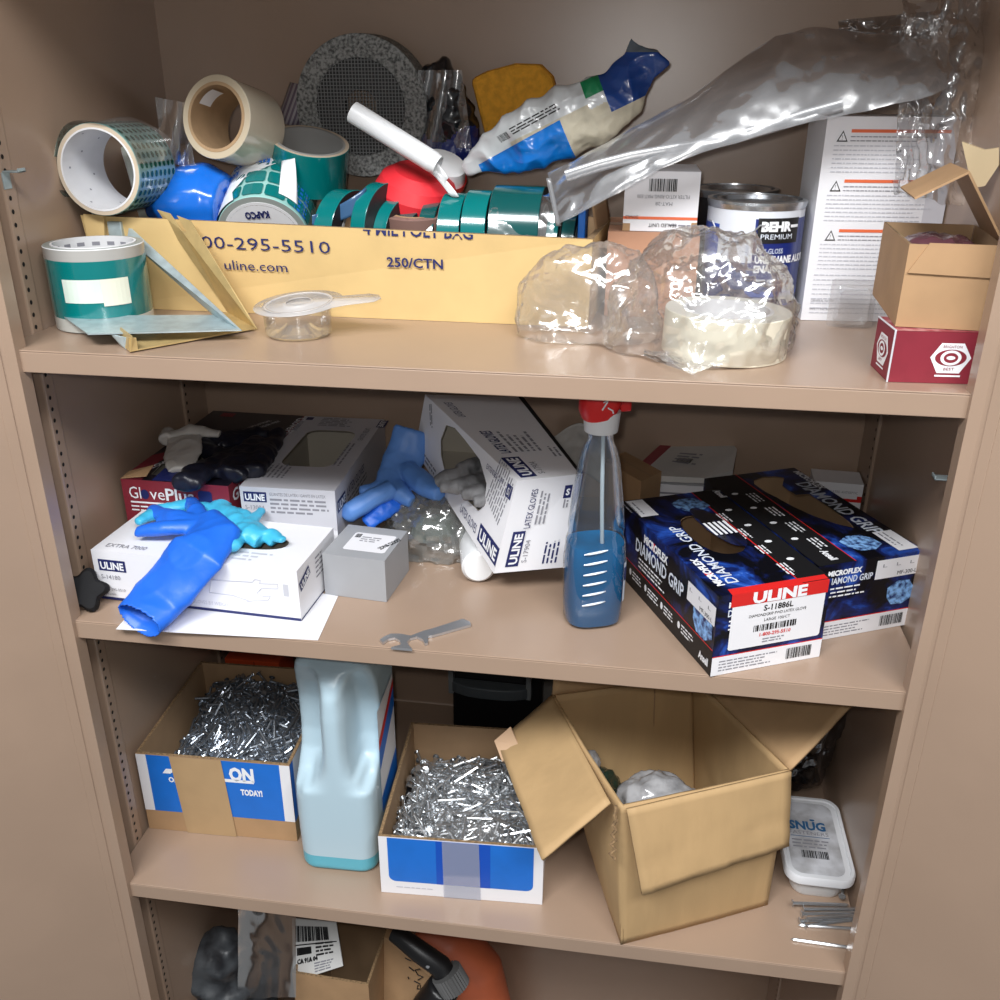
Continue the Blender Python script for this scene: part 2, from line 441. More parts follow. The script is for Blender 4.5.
# ================================================================ cartons and glove boxes
def logo(mb, f, x, y, w, h, rot=0, m=NAVY, t='ULINE', ink=WHITEINK, off=.0005):
    """dark block with light lettering"""
    c, s = math.cos(math.radians(rot)), math.sin(math.radians(rot))
    P = [(x + c * p - s * q, y + s * p + c * q) for p, q in ((0, 0), (w, 0), (w, h), (0, h))]
    mb.quad([f.pt(p, q, off) for p, q in P], m)
    a, b = .07 * w, .18 * h
    mb.text(f, t, x + c * a - s * b, y + s * a + c * b, h * .64, ink, rot, wid=w * .86, bold=.035, off=off + .0004)

# --- long kraft carton on the top shelf, full of tape
c = dict(LFB=(-.4625, .191, .0003), RFB=(.1045, .184, .0003), LFT=(-.4665, .181, .1055), RFT=(.1055, .184, .0935), LBB=(-.462, .40, .0003), RBB=(.118, .375, .0003), LBT=(-.465, .40, .098), RBT=(.119, .375, .092))
c = {k: V(q) for k, q in c.items()}
t = thing('tape_carton', 'long low yellow kraft carton on the top shelf, filled with tape rolls', 'carton', base_of(c))
b = MB(); F = tray(b, c, {'all': KRAFTY}, KRAFTIN, .007); f = F['front']
x0 = (PY(200, 244, .19) - f.c[0]).length
b.text(f, '800-295-5510', .1225, .0755, .0145, NAVY, wid=.161, bold=-.004)
b.text(f, 'uline.com', .159, .0515, .0118, NAVY, wid=.073)
b.text(f, '250/CTN', .346, .0635, .0115, NAVY, wid=.062, bold=.02)
# the row of print that the cut edge slices through: lower halves of the letters only
P = MB(); P.text(f, '4 MIL POLY BAG', .322, .0995, .0145, NAVY, wid=.119, bold=.02)
for fc in P.f:
    pts = [P.v[k] for k in fc]
    zs = [p.z - (.1055 - .012 * (p.x + .4625) / .567 - .0008) for p in pts]
    if max(zs) <= 0: b.quad(pts, NAVY)
    elif min(zs) < 0:
        up = (f.c[3] - f.c[0]).normalized(); b.quad([p - up * max(0, q) for p, q in zip(pts, zs)], NAVY)
b.build('carton_body', t)
b = MB(); q = c['LFT']; b.quad([q + V((.006, -.0012, .0015)), q + V((.03, -.0012, .001)), q + V((.028, -.0045, -.03)), q + V((.008, -.0045, -.034))], KRAFTY)
b.build('folded_flap', t, solid=.003)

# --- ULINE S-14180 box with the blue gloves, second shelf
c = cuboid(-.4435, .0495, Z2 + .0012, -.0546, .2498, .112, .0632)
t = thing('glove_box', 'white glove box marked S-14180 with blue gloves pulled through its oval slot', 'glove box', base_of(c))
b = MB(); fr = faces(c)['top']
F = shell(b, c, {'all': WHITE}, CARDIN, oval(.165, .058, .05, .019, e=.8)); f = F['front']
b.rect(f, 0, 0, f.W, .0034, NAVY)
logo(b, f, .007, .038, .034, .0145); b.text(f, 'S-14180', .008, .0275, .0058, GREYINK, wid=.024)
b.text(f, '1-800-295-5510', .006, .0125, .0036, GREYINK, wid=.03); b.text(f, 'uline.com', .006, .0065, .0034, GREYINK, wid=.017)
b.text(f, '50 GLOVES BY WEIGHT', .113, .0085, .0048, LIGHTINK, wid=.053)
G = [(.142, .024), (.146, .041), (.196, .044), (.2, .048), (.206, .047), (.204, .043), (.226, .045), (.226, .039), (.206, .037), (.2, .030), (.208, .027), (.216, .028), (.213, .023), (.196, .020), (.186, .018)]
b.tube([f.pt(x, y, .0004) for x, y in G], .0006, LIGHTINK, 4); b.tube([f.pt(x, y, .0004) for x, y in ((.142, .024), (.17, .024), (.19, .019))], .0005, LIGHTINK, 4)
b.rect(f, .232, .03, .238, .045, LIGHTINK)
f = F['top']; b.text(f, 'EXTRA 7000', .012, .01, .0085, GREYINK, wid=.05)
logo(b, f, .028, .085, .04, .016)
b.para(f, .125, .028, .09, 3, .008, .0034, LIGHTINK, seed=4)
f = F['right']; logo(b, f, .006, .034, .03, .0125, 18); b.para(f, .05, .052, .03, 5, .006, .0022, GREYINK, seed=2)
b.rect(f, 0, 0, f.W, .0018, NAVY)
b.build('box_body', t)
box14180 = t

# --- sheet of paper under it
b = MB(); pts = [PZ(116, 629, Z2 + .0008), PZ(318, 640, Z2 + .0008), PZ(338, 596, Z2 + .0008)]
pts.append(pts[0] + pts[2] - pts[1] + V((-.0, .05, 0))); pts[2] = pts[2] + V((.0, .0, 0))
b.quad(pts, WHITE)
o = recentre(b.build('paper_sheet', None, solid=.0005, solid_off=-1)); tag(o, 'white sheet of paper under the blue-gloved white glove box', 'paper')

# --- GlovePlus box
GPT = -.2075
c = cuboid(-.463, .1645, Z2 + .0005, -.0116, .1405, .2665, GPT - Z2)
t = thing('glove_box', 'maroon and black glove box spilling black gloves, far left of second shelf', 'glove box', base_of(c))
b = MB(); fr = faces(c)['top']
hole = [(.03, .02), (.06, .012), (.1, .018), (.125, .05), (.13, .1), (.118, .16), (.09, .175), (.06, .15), (.04, .1), (.026, .06)]
F = shell(b, c, {'all': MAROON, 'top': mat('black_blue_card', (24, 22, 34), .35)}, CARDIN, hole)
f = F['front']
b.text(f, 'Gl', .009, .078, .0165, WHITEINK, wid=.0155); b.poly(f, oval(.0295, .084, .0055, .0065), NAVY, .0005); b.text(f, 've', .0365, .078, .0165, WHITEINK, wid=.0195, sx=1)
b.text(f, 'Plus', .0575, .078, .0165, WHITEINK, wid=.037, bold=.02)
b.rect(f, .009, .0715, .092, .0738, WHITEINK); b.para(f, .009, .066, .05, 2, .005, .002, WHITEINK)
b.rrect(f, .1, .078, .118, .094, .004, NAVY)
f = F['right']; b.text(f, 'GlovePlus', .008, .078, .016, WHITEINK, wid=.1, bold=.02)
f = F['top']
mt = MAROON
b.poly(f, [(0, 0), (.028, 0), (.02, .06), (.03, .115), (0, .08)], MAROON, .0004)
b.text(f, 'GLOVES', .02, .03, .009, WHITEINK, 65, wid=.04, bold=.02)
b.text(f, 'GlovePlus', .137, .255, .014, WHITEINK, -90, wid=.085, bold=.01)
b.text(f, 'INDUSTRIAL', .085, .2, .006, WHITEINK, 62, wid=.04); b.text(f, 'POWDER FREE', .096, .195, .006, WHITEINK, 62, wid=.045)
b.rect(f, .02, .243, .04, .258, MAROON, .0004)
b.build('box_body', t)
b = MB(); q = F['top']; b.quad([q.pt(.0, .0, .0005), q.pt(.035, .0, .006), q.pt(.034, .022, .012), q.pt(.0, .02, .002)], KRAFT)
b.quad([q.pt(.04, .002, .0), q.pt(.07, .0, .002), q.pt(.075, .03, .007), q.pt(.045, .028, .006)], NAVY)
b.build('torn_flap', t, solid=.0006)

# --- grey-white ULINE latex box
c = cuboid(-.309, .165, Z2 + .0005, .0302, .119, .264, GPT - Z2)
t = thing('glove_box', 'greyish latex glove box with large empty window, right of the maroon box', 'glove box', base_of(c))
b = MB(); F = shell(b, c, {'all': GREYCARD, 'front': WHITE}, CARDIN, rr(.024, .072, .094, .208, .018))
f = F['front']; b.rect(f, 0, .05, f.W, f.H, GREYCARD, .0002)
logo(b, f, .004, .083, .029, .0135); b.text(f, 'S-13004', .005, .073, .006, GREYINK, wid=.024)
b.text(f, 'GUANTES DE LATEX / GANTS EN LATEX', .037, .0925, .0042, GREYINK, wid=.07); b.para(f, .037, .086, .075, 4, .0055, .0026, GREYINK, seed=8)
f = F['right']; logo(b, f, .006, .07, .036, .016, 0); b.text(f, 'LATEX GLOVES', .05, .074, .012, NAVY, wid=.085); b.para(f, .05, .066, .1, 3, .006, .003, GREYINK)
f = F['top']; logo(b, f, .1145, .2575, .03, .0125, -90)
b.text(f, 'LATEX GLOVES', .102, .222, .0075, GREYINK, -90, wid=.05, bold=.02); b.para(f, .1, .16, .085, 2, .006, .0026, GREYINK, -90)
b.rect(f, .006, .247, .016, .259, NAVY); b.text(f, 'EXTENDED CUFF', .007, .2, .006, NAVY, 90, wid=.04)
b.para(f, .03, .255, .05, 6, .006, .0026, GREYINK, seed=6); b.para(f, .02, .03, .05, 5, .006, .0026, GREYINK, 90, seed=12)
b.build('box_body', t)

# --- small grey card box
c = cuboid(-.1869, .0995, Z2 + .0004, -.0933, .0766, .0803, .0541)
t = thing('parts_box', 'small plain grey card box with a white label on its lid, beside the paper sheet', 'box', base_of(c))
b = MB(); F = shell(b, c, {'all': GREY}, GREY); b.build('box_body', t, bevel=.0012)
f = F['top']; b = MB(); b.rrect(f, .018, .016, .07, .062, .004, WHITE)
b.text(f, '2DN8-2XXX7', .063, .024, .0065, BLACK, 62, wid=.034, bold=.03); b.para(f, .03, .05, .025, 3, .005, .0022, GREYINK); b.barcode(f, .021, .048, .007, .01)
b.build('label_sticker', part(t, 'box_body'))

# --- tilted ULINE S-17904 box, leaning on the things behind it
c = dict(LFB=V((.011, .12, -.2765)), RFB=V((.092, .15, -.2775)), LFT=V((.037, .12, -.159)), RFT=V((.107, .15, -.1575)),
         LBT=V((-.108, .31, -.126)), RBT=V((.0165, .335, -.131)), LBB=V((-.124, .31, -.204)), RBB=V((-.012, .335, -.215)))
t = thing('glove_box', 'white glove box marked S-17904, tipped over with grey gloves poking out', 'glove box', (0.0, .2, Z2 + .03))
b = MB(); F = faces(c); fl = F['left']
hole = [(.085, .062), (.1, .072), (.15, .077), (.2, .06), (.213, .045), (.2, .034), (.165, .022), (.135, .03), (.1, .024), (.09, .04)]
hole = [(.062, .052), (.068, .074), (.09, .08), (.12, .078), (.16, .074), (.186, .06), (.192, .04), (.182, .03), (.15, .026), (.115, .032), (.085, .026), (.07, .036)]
hole = [(x, y * .93) for x, y in hole]
F = shell(b, c, {'all': WHITE}, CARDIN, hole, 'left', ti=.006)
f = F['front']
logo(b, f, .027, .0075, .047, .0155, 90); b.text(f, 'S-17904', .036, .012, .0065, GREYINK, 90, wid=.03)
b.text(f, 'LATEX GLOVES', .031, .058, .0085, NAVY, 90, wid=.05); b.para(f, .038, .062, .045, 3, .005, .0022, GREYINK, 90)
b.rect(f, .066, .092, .076, .108, NAVY); b.text(f, 'S', .0685, .096, .008, WHITEINK, bold=.04); b.para(f, .07, .08, .012, 2, .004, .002, GREYINK, 90)
b.para(f, .058, .008, .03, 4, .005, .0022, NAVY, 90)
f = F['top']
logo(b, f, .026, .006, .05, .0185, 90); b.text(f, 'S-17904', .037, .01, .0075, GREYINK, 90, wid=.03); b.text(f, 'LATEX GLOVES', .0225, .066, .0105, NAVY, 90, wid=.062, bold=.02)
b.para(f, .03, .068, .06, 5, .006, .0026, GREYINK, 90); b.text(f, 'LATEX GLOVES', .014, .17, .007, NAVY, 90, wid=.045); b.para(f, .064, .05, .03, 2, .005, .0022, GREYINK, 90)
b.rect(f, f.W - .004, 0, f.W, f.H, BLACK, .0003)
f = F['left']
n = f.W
logo(b, f, n - .05, .006, .05, .016, 0); b.text(f, 'LATEX GLOVES', n - .1, .008, .009, NAVY, wid=.044); b.para(f, n - .05, .045, .045, 9, .0045, .0018, GREYINK, 75, ragged=.1)
b.text(f, 'EXTENDED CUFF', n - .065, .0675, .005, NAVY, 0, wid=.04); b.rect(f, n - .016, .062, n - .004, .073, NAVY); b.text(f, 'S', n - .0125, .0645, .006, WHITEINK)
b.para(f, .02, .01, .05, 2, .005, .0024, GREYINK); b.para(f, .02, .075, .03, 2, .004, .0022, GREYINK, -60)
b.build('box_body', t)

# --- two black and blue diamond-print boxes
def diamond_mat():
    m = bpy.data.materials.new('black_and_blue_print'); m.use_nodes = True; nt = m.node_tree; N = nt.nodes; L = nt.links; p = N['Principled BSDF']
    p.inputs['Roughness'].default_value = .3
    tc = N.new('ShaderNodeTexCoord'); nz = N.new('ShaderNodeTexNoise'); nz.inputs['Scale'].default_value = 17; nz.inputs['Detail'].default_value = 6; nz.inputs['Roughness'].default_value = .62; nz.inputs['Distortion'].default_value = .8
    L.new(tc.outputs['Object'], nz.inputs['Vector']); cr = N.new('ShaderNodeValToRGB'); e = cr.color_ramp.elements
    e[0].position = .47; e[0].color = (*s2l((10, 11, 18)), 1); e[1].position = .75; e[1].color = (*s2l((120, 168, 235)), 1)
    q = e.new(.565); q.color = (*s2l((18, 34, 92)), 1); q = e.new(.65); q.color = (*s2l((38, 84, 180)), 1)
    L.new(nz.outputs[0], cr.inputs[0]); L.new(cr.outputs[0], p.inputs['Base Color']); return m
DIAM = diamond_mat()
GEM = mat('gem_print', (138, 188, 244), .3, var=.8, vscale=170, rgb2=(12, 28, 92))
SILVER = mat('silver_blue_ink', (216, 224, 236), .4)
def gem(mb, f, x, y, r):
    P = [(x + r * math.cos(a * math.pi / 4 + .3) * (1 if a % 2 else .86), y + .8 * r * math.sin(a * math.pi / 4 + .3)) for a in range(8)]
    mb.poly(f, P, GEM, .0005)
def diamond_print(b, F):
    for k in ('left', 'right', 'front', 'back'):
        f = F[k]
        if k in ('front', 'back'):
            b.rect(f, 0, 0, f.W, .022, WHITE, .0003); b.rect(f, 0, .022, f.W, .0232, RED, .0004)
            b.para(f, .008, .0155, .07, 4, .0036, .0014, GREYINK); b.barcode(f, f.W - .042, .005, .03, .013)
            gem(b, f, f.W - .022, .045, .02)
            b.text(f, 'MICROFLEX', .012, .079, .0062, WHITEINK, wid=.042, bold=.05); b.text(f, 'DIAMOND GRIP', .012, .0685, .008, SILVER, wid=.057, bold=.02)
            b.para(f, .014, .062, .05, 3, .0048, .0018, WHITEINK, seed=5)
        else:
            b.rect(f, 0, 0, f.W, .030, BLACK, .0003); b.rect(f, 0, .030, f.W, .0312, RED, .0004)
            for j in range(4):
                x = .04 + j * .042; b.poly(f, oval(x, .019, .003, .0045, 10), WHITEINK, .0006); b.para(f, x + .006, .021, .028, 3, .004, .0018, WHITEINK, seed=j)
            b.text(f, 'MICROFLEX', .07, .073, .0095, WHITEINK, wid=.06, bold=.05); b.rect(f, .0925, .073, .098, .0825, RED, .0007)
            b.text(f, 'DIAMOND GRIP', .05, .0535, .0165, SILVER, wid=.12, bold=.02)
            b.para(f, .06, .046, .07, 3, .005, .002, WHITEINK, seed=9)
            gem(b, f, f.W - .025, .05, .024); b.text(f, 'Ansell', f.W - .026, .008, .009, WHITEINK, wid=.02, bold=.04)
    f = F['top']; W, H = f.W, f.H
    return f
# nearer one
c = cuboid(.2535, -.0028, Z2 + .0004, .443, .1285, .2385, .0935)
t = thing('glove_box', 'black and blue glove box with red and white sticker, overhanging the shelf edge', 'glove box', base_of(c))
b = MB(); hole = oval(.062, .128, .027, .05, e=.85)
F = shell(b, c, {'all': DIAM}, KRAFTIN, hole); f = diamond_print(b, F); W, H = f.W, f.H
b.rect(f, W - .034, 0, W, H, BLACK, .0003); b.rect(f, W - .0355, 0, W - .034, H, RED, .0004)
for j in range(4):
    y = H - .06 - j * .043; b.poly(f, oval(W - .017, y, .0045, .003, 10), WHITEINK, .0006); b.para(f, W - .03, y - .006, .026, 3, .004, .0018, WHITEINK, -90, seed=j + 3)
b.text(f, 'DIAMOND GRIP', .0335, .02, .0135, SILVER, 90, wid=.135, bold=.01); b.text(f, 'MICROFLEX', .0165, .018, .0085, WHITEINK, 90, wid=.06, bold=.05); b.rect(f, .008, .041, .0165, .0465, RED, .0006)
gem(b, f, .075, .205, .024); b.text(f, 'Ansell', W - .008, H - .004, .009, WHITEINK, -90, wid=.022, bold=.04)
b.build('box_body', t)
b = MB(); f = F['top']; q = oval(.062, .128, .026, .049, 20, .85)
# the cut-out panel, still hinged along the right side and dimpled inward
g = lambda p, z: f.pt(p[0], p[1], z)
half = [p for p in oval(.062, .128, .027, .05, 28, .85)]
b.add([g((p[0] * .78 + .02, p[1]), .003 + .012 * max(0, (.09 - p[0])) / .06) for p in half], [tuple(range(28))], DIAM)
for j in range(5): b.rect(Face(g((.05 + j * .006, .1), .0125), g((.053 + j * .006, .1), .0125), g((.053 + j * .006, .135), .0125), g((.05 + j * .006, .135), .0125)), 0, 0, .0028, .03, WHITEINK, .001)
b.build('perforated_panel', part(t, 'box_body'), solid=.0006)
b = MB(); f = F['front']; x0, x1 = .016, .123
b.rrect(f, x0, .028, x1, .0925, .003, WHITE, .0009)
T = F['top']; b.rect(f, x0 - .002, .079, x1 + .002, .0925, RED, .0012)
tf = Face(F['front'].pt(x0 - .002, .0935, .0012), F['front'].pt(x1 + .002, .0935, .0012), F['top'].pt(x1 + .002, .0085, .0012), F['top'].pt(x0 - .002, .0085, .0012))
b.quad(tf.c, RED); b.quad([f.pt(x0 - .002, .0925, .0012), f.pt(x1 + .002, .0925, .0012), tf.c[1], tf.c[0]], RED)
b.text(f, 'ULINE', .069, .0805, .0125, WHITEINK, wid=.062, bold=.045, off=.0017, mid=True)
b.text(f, 'S-11886L', .069, .0695, .0068, BLACK, wid=.034, mid=True, off=.0014, bold=.02); b.text(f, 'DIAMONDGRIP PWD LATEX GLOVE', .069, .0635, .0034, BLACK, wid=.066, mid=True, off=.0014)
b.text(f, 'LARGE 100/CT', .069, .057, .0034, BLACK, wid=.03, mid=True, off=.0014); b.barcode(f, .043, .046, .05, .0075, off=.0014)
b.text(f, '1-800-295-5510', .069, .0395, .0042, RED, wid=.036, mid=True, off=.0014, bold=.02); b.para(f, .055, .035, .026, 2, .0032, .0014, GREYINK, off=.0014)
b.build('address_sticker', part(t, 'box_body'))
b = MB(); f = F['left']; b.rect(f, f.W - .06, .058, f.W - .001, .08, WHITE, .001); b.text(f, 'L   L   L', f.W - .055, .071, .004, GREYINK, wid=.045, off=.0014); b.text(f, 'MF-300-L', f.W - .032, .0605, .005, BLACK, wid=.026, off=.0014); b.build('size_sticker', part(t, 'box_body')); b = MB()
f = F['top']; b.rect(f, .004, f.H - .05, .026, f.H - .004, WHITE, .001); b.para(f, .009, f.H - .01, .035, 3, .006, .002, GREYINK, -90, off=.0014)
b.build('size_sticker', part(t, 'box_body'))
diam_near = t
# farther one
c = cuboid(.3615, .0785, Z2 + .0004, .4466, .1315, .2482, .0926)
t = thing('glove_box', 'black and blue glove box torn open on top, against the right wall', 'glove box', base_of(c))
b = MB(); W, H = .1315, .2482
hole = [(.052, .215), (.058, .226), (.075, .232), (.09, .23), (.1, .222), (.092, .212), (.083, .2), (.082, .186), (.083, .17), (.1, .168), (.1, .15), (.1, .12), (.098, .085), (.093, .07), (.08, .085), (.068, .11), (.06, .14), (.056, .17), (.052, .19)]
F = shell(b, c, {'all': DIAM}, KRAFTIN, hole[::-1]); f = diamond_print(b, F)
b.rect(f, 0, 0, .044, f.H, BLACK, .0003); b.rect(f, .044, 0, .0453, f.H, RED, .0004)
for j in range(4):
    y = H - .055 - j * .043; b.poly(f, oval(.012, y, .0045, .003, 10), WHITEINK, .0006); b.para(f, .034, y - .004, .028, 3, .005, .002, WHITEINK, -90, seed=j + 7)
b.text(f, 'DIAMOND GRIP', .1015, .2, .0195, SILVER, -90, wid=.15, bold=.02); b.text(f, 'MICROFLEX', .121, .235, .009, WHITEINK, -90, wid=.06, bold=.05)
gem(b, f, .076, .035, .024); b.text(f, 'Ansell', .02, .03, .009, WHITEINK, -90, wid=.022, bold=.04)
b.build('box_body', t)
b = MB(); f = F['top']; b.rect(f, W - .028, .006, W - .003, .052, WHITE, .001); b.para(f, W - .018, .048, .035, 2, .006, .002, GREYINK, -90, off=.0014); b.build('size_sticker', part(t, 'box_body')); b = MB()
f = F['front']; b.rect(f, .072, .066, .127, .089, WHITE, .001); b.text(f, 'L   L   L', .08, .08, .004, GREYINK, wid=.04, off=.0014); b.text(f, 'MF-300-L', .1, .0685, .005, BLACK, wid=.025, off=.0014)
b.build('size_sticker', part(t, 'box_body'))

# --- cartons on the top shelf, right
c = cuboid(.3816, .0241, .0004, .0625, .096, .0545, .0462)
t = thing('bolt_box', 'small maroon card box with white hexagon emblem, right end of top shelf', 'box', base_of(c))
b = MB(); F = shell(b, c, {'all': MAROON}, MAROON)
MAR2 = mat('worn_maroon_card', (150, 58, 70), .55, var=.2, vscale=90, rgb2=(186, 130, 130)); b.rect(F['top'], 0, 0, F['top'].W, F['top'].H, MAR2, .0003)
for k, cx, sxx in (('front', .0505, 1), ('left', .027, 1)):
    f = F[k]; r = .0175
    P = [(cx - r, .0235), (cx - r * .55, .0365), (cx + r * .55, .0365), (cx + r, .0235), (cx + r * .55, .0095), (cx - r * .55, .0095)]
    b.poly(f, P, WHITEINK, .0004); b.poly(f, oval(cx, .0235, .0135, .0075), MAROON, .0007)
    ring = oval(cx, .0235, .009, .0068, 20); b.poly(f, [ring, oval(cx, .0235, .0062, .0046, 20)[::-1]], WHITEINK, .001)
    b.poly(f, oval(cx, .0235, .0038, .0018, 16), WHITEINK, .001)
    b.text(f, 'BRIGHTON', cx, .0322, .0026, MAROON, wid=.016, mid=True); b.text(f, 'BEST', cx, .0122, .0026, MAROON, wid=.009, mid=True)
    b.rect(f, cx - .011, .0062, cx + .011, .0078, WHITEINK, .0005)
b.build('box_body', t); b = MB(); b.tube([c['LFB'] + V((-.0003, -.0003, 0)), c['LFT'] + V((-.0003, -.0003, 0))], .0009, GREYCARD, 6); b.tube([c['LFT'] + V((0, 0, .0002)), c['LBT'] + V((0, 0, .0002))], .0009, GREYCARD, 6); b.build('worn_edge', t)
c = cuboid(.3835, .0785, .0475, -.07, .0845, .13, .0715)
c = {k: v + V((0, -.041, 0)) if k[1] == 'F' else v + V((0, -.03, 0)) for k, v in c.items()}
t = thing('fastener_carton', 'small open brown carton with a bent flap, resting on the maroon box', 'carton', base_of(c))
b = MB(); F = tray(b, c, {'all': KRAFT}, KRAFTIN, .002)
b.build('carton_body', t)
b = MB(); a, d = c['RFT'], c['RBT']   # long back flap rising from the right side and folded over
u = V((-.04, 0, .058)); p0, p1 = c['RFT'] + V((0, .03, 0)), c['RBT'] + V((0, -.02, 0))
q0, q1 = p0 + u, p1 + u; r0, r1 = q0 + V((-.042, -.004, -.022)), q1 + V((-.042, -.004, -.022))
b.quad([p0, p1, q1, q0], KRAFT); b.quad([q0, q1, r1, r0], KRAFT); b.build('bent_flap', t, solid=.002)
b = MB(); p0, p1 = c['LFT'], c['RFT']; f = F['front']
b.quad([f.pt(.002, f.H - .024, .0022), f.pt(f.W, f.H - .026, .0022), f.pt(f.W, f.H + .0015, .0015), f.pt(.016, f.H + .0015, .0015)], KRAFT); b.build('front_flap', t, solid=.0015)
g = MB(); ctr = base_of(c) + V((-.005, 0, .05))
g.lathe([(.0, -.02), (.026, -.016), (.033, 0), (.027, .014), (.0, .02)], mat('plum_film', (92, 58, 66), .15, coat=.5), Matrix.Translation(ctr))
o = sculpt('wrapped_part', g, voxel=.004, amp=.006, nscale=.02, ridged=True); tag(recentre(o), 'plum-coloured plastic-wrapped part inside the small open brown carton', 'wrapped part')

c = cuboid(.3385, .2575, .0004, .08, .135, .08, .2125)
t = thing('product_carton', 'tall white carton printed with orange warning bars, standing at the right of the top shelf', 'carton', base_of(c))
b = MB(); F = shell(b, c, {'all': WHITE}, WHITE); f = F['front']; OR = mat('orange_ink', (226, 108, 66), .5)
b.rect(f, f.W - .022, 0, f.W, f.H, GREYCARD, .0002)
for k, (yy, x0) in enumerate(((.197, .012), (.1475, .012), (.0965, .014))):
    b.rect(f, x0 + .014, yy, f.W - .008, yy + .0032, OR, .0005); b.text(f, 'WARNING', .075, yy + .0004, .0025, MAROON, wid=.02)
    b.poly(f, [(x0, yy - .009), (x0 + .0115, yy - .009), (x0 + .00575, yy + .002)], BLACK, .0005); b.poly(f, [(x0 + .0018, yy - .0078), (x0 + .0097, yy - .0078), (x0 + .00575, yy)], WHITE, .0008); b.text(f, '!', x0 + .005, yy - .0072, .005, BLACK)
    b.para(f, x0 + .014, yy - .0045, f.W - .03, 2, .004, .001, GREYINK, seed=k); b.para(f, .01, yy - .0135, f.W - .02, 7, .0043, .0011, LIGHTINK, seed=k + 5)
b.para(f, .008, .05, f.W - .02, 9, .0052, .0011, LIGHTINK, seed=33)
b.text(f, 'GENERAL NOTES', .008, .021, .0026, GREYINK, wid=.026); b.text(f, 'SAFETY INSTRUCTIONS', .008, .012, .0026, GREYINK, wid=.034)
b.build('carton_body', t, bevel=.0006)

# --- brown carton and the small white carton on it
c = cuboid(.119, .243, .0004, .01, .1, .12, .0935)
t = thing('brown_carton', 'plain brown carton behind the crumpled clear bag on the top shelf', 'carton', base_of(c))
b = MB(); F = shell(b, c, {'all': mat('pinkish_kraft', (186, 140, 112), .75, var=.06)}, KRAFTIN); b.build('carton_body', t, bevel=.001)
b = MB(); b.rect(F['top'], .0, .05, F['top'].W, .072, mat('packing_tape', (170, 130, 96), .2), .0004); b.build('tape_strip', t)
c = cuboid(.1345, .247, .0945, .015, .08, .1, .0625)
t = thing('filter_carton', 'small white carton printed upside down with a barcode, on the plain brown carton', 'carton', base_of(c))
b = MB(); F = shell(b, c, {'all': WHITE}, WHITE); f = F['front']
b.rect(f, 0, .0125, f.W, .0155, OR, .0005)
b.barcode(f, .026, .042, .03, .013)
b.text(f, 'FILTER KIT/O-RING MAT-500', .07, .0385, .004, GREYINK, 180, wid=.056); b.text(f, 'MAT-28', .052, .031, .0038, GREYINK, 180, wid=.018); b.text(f, 'DONALD', .016, .0165, .0035, BLACK, 180, wid=.014)
b.text(f, 'SEALED UNIT', .058, .0085, .004, BLACK, 180, wid=.03); b.para(f, .05, .006, .04, 1, .004, .0016, GREYINK)
b.rect(f, 0, 0, .008, .008, KRAFT); b.rect(f, f.W - .006, 0, f.W, .01, KRAFT)
b.build('carton_body', t, bevel=.0005)

# --- boxes at the back of the second shelf
c = dict(zip(('LFB', 'RFB', 'LFT', 'RFT', 'LBB', 'RBB', 'LBT', 'RBT'), [V(p) for p in ((.126, .352, Z2 + .0004), (.175, .287, Z2 + .0004), (.126, .352, -.22), (.175, .287, -.22), (.152, .39, Z2 + .0004), (.201, .326, Z2 + .0004), (.152, .39, -.22), (.201, .326, -.22))]))
t = thing('brown_box', 'plain small brown card box behind the spray bottle', 'box', base_of(c)); b = MB(); F = shell(b, c, {'all': KRAFT}, KRAFT); b.build('box_body', t, bevel=.001)
b = MB(); f = F['top']; b.rect(f, 0, f.H * .45, f.W, f.H * .55, KRAFTIN, .0004); b.build('flap_seam', t)
c = cuboid(.2, .335, Z2 + .0004, .0, .085, .075, .068)
t = thing('white_box', 'low white card box under the crumpled paper packet at the back', 'box', base_of(c)); b = MB(); F = shell(b, c, {'all': WHITE}, WHITE); b.build('box_body', t, bevel=.001)
b = MB(); f = F['front']; b.rect(f, 0, f.H * .8, f.W, f.H * .84, GREYINK, .0004); b.build('lid_seam', t)
c = cuboid(.404, .375, Z2 + .0004, -.06, .063, .045, .069)
t = thing('white_box', 'white card box with a red band in the back right corner of the second shelf', 'box', base_of(c)); b = MB(); F = shell(b, c, {'all': WHITE}, WHITE)
f = F['front']; b.rect(f, 0, .043, f.W, .0475, RED, .0004); b.text(f, 'LUBRICATED ANTISEPTIC', .012, .055, .0035, GREYINK, wid=.045); b.para(f, .01, .036, .045, 5, .005, .002, GREYINK); b.rect(f, f.W - .006, .0475, f.W, .052, RED, .0004)
b.build('box_body', t, bevel=.0005)

# --- nail boxes on the third shelf
c = cuboid(-.4672, .0955, Z3 + .0004, .0331, .211, .2179, .1297)
t = thing('nail_box', 'open kraft carton with blue panels, heaped with dark nails left of the jug', 'carton', base_of(c)); NL = (c, t)
b = MB(); F = tray(b, c, {'all': KRAFT}, KRAFTIN, .004); f = F['front']
b.rect(f, 0, .034, .014, f.H - .001, WHITE, .0004); b.rect(f, .014, .034, f.W - .014, f.H - .001, BLUE, .0004); b.rect(f, f.W - .014, .034, f.W, f.H - .001, WHITE, .0004)
b.text(f, 'ON', .127, .098, .021, WHITEINK, wid=.034, bold=.05); b.poly(f, [(.034, .1), (.04, .108), (.047, .108), (.056, .119), (.06, .119), (.058, .1), (.052, .106), (.045, .1)], WHITEINK, .0008); b.text(f, 'Or', .041, .086, .0085, WHITEINK, wid=.012, bold=.04); b.text(f, 'TODAY!', .14, .074, .0095, WHITEINK, wid=.03, bold=.05)
b.rect(f, .118, .094, .16, .099, WHITEINK, .0008)
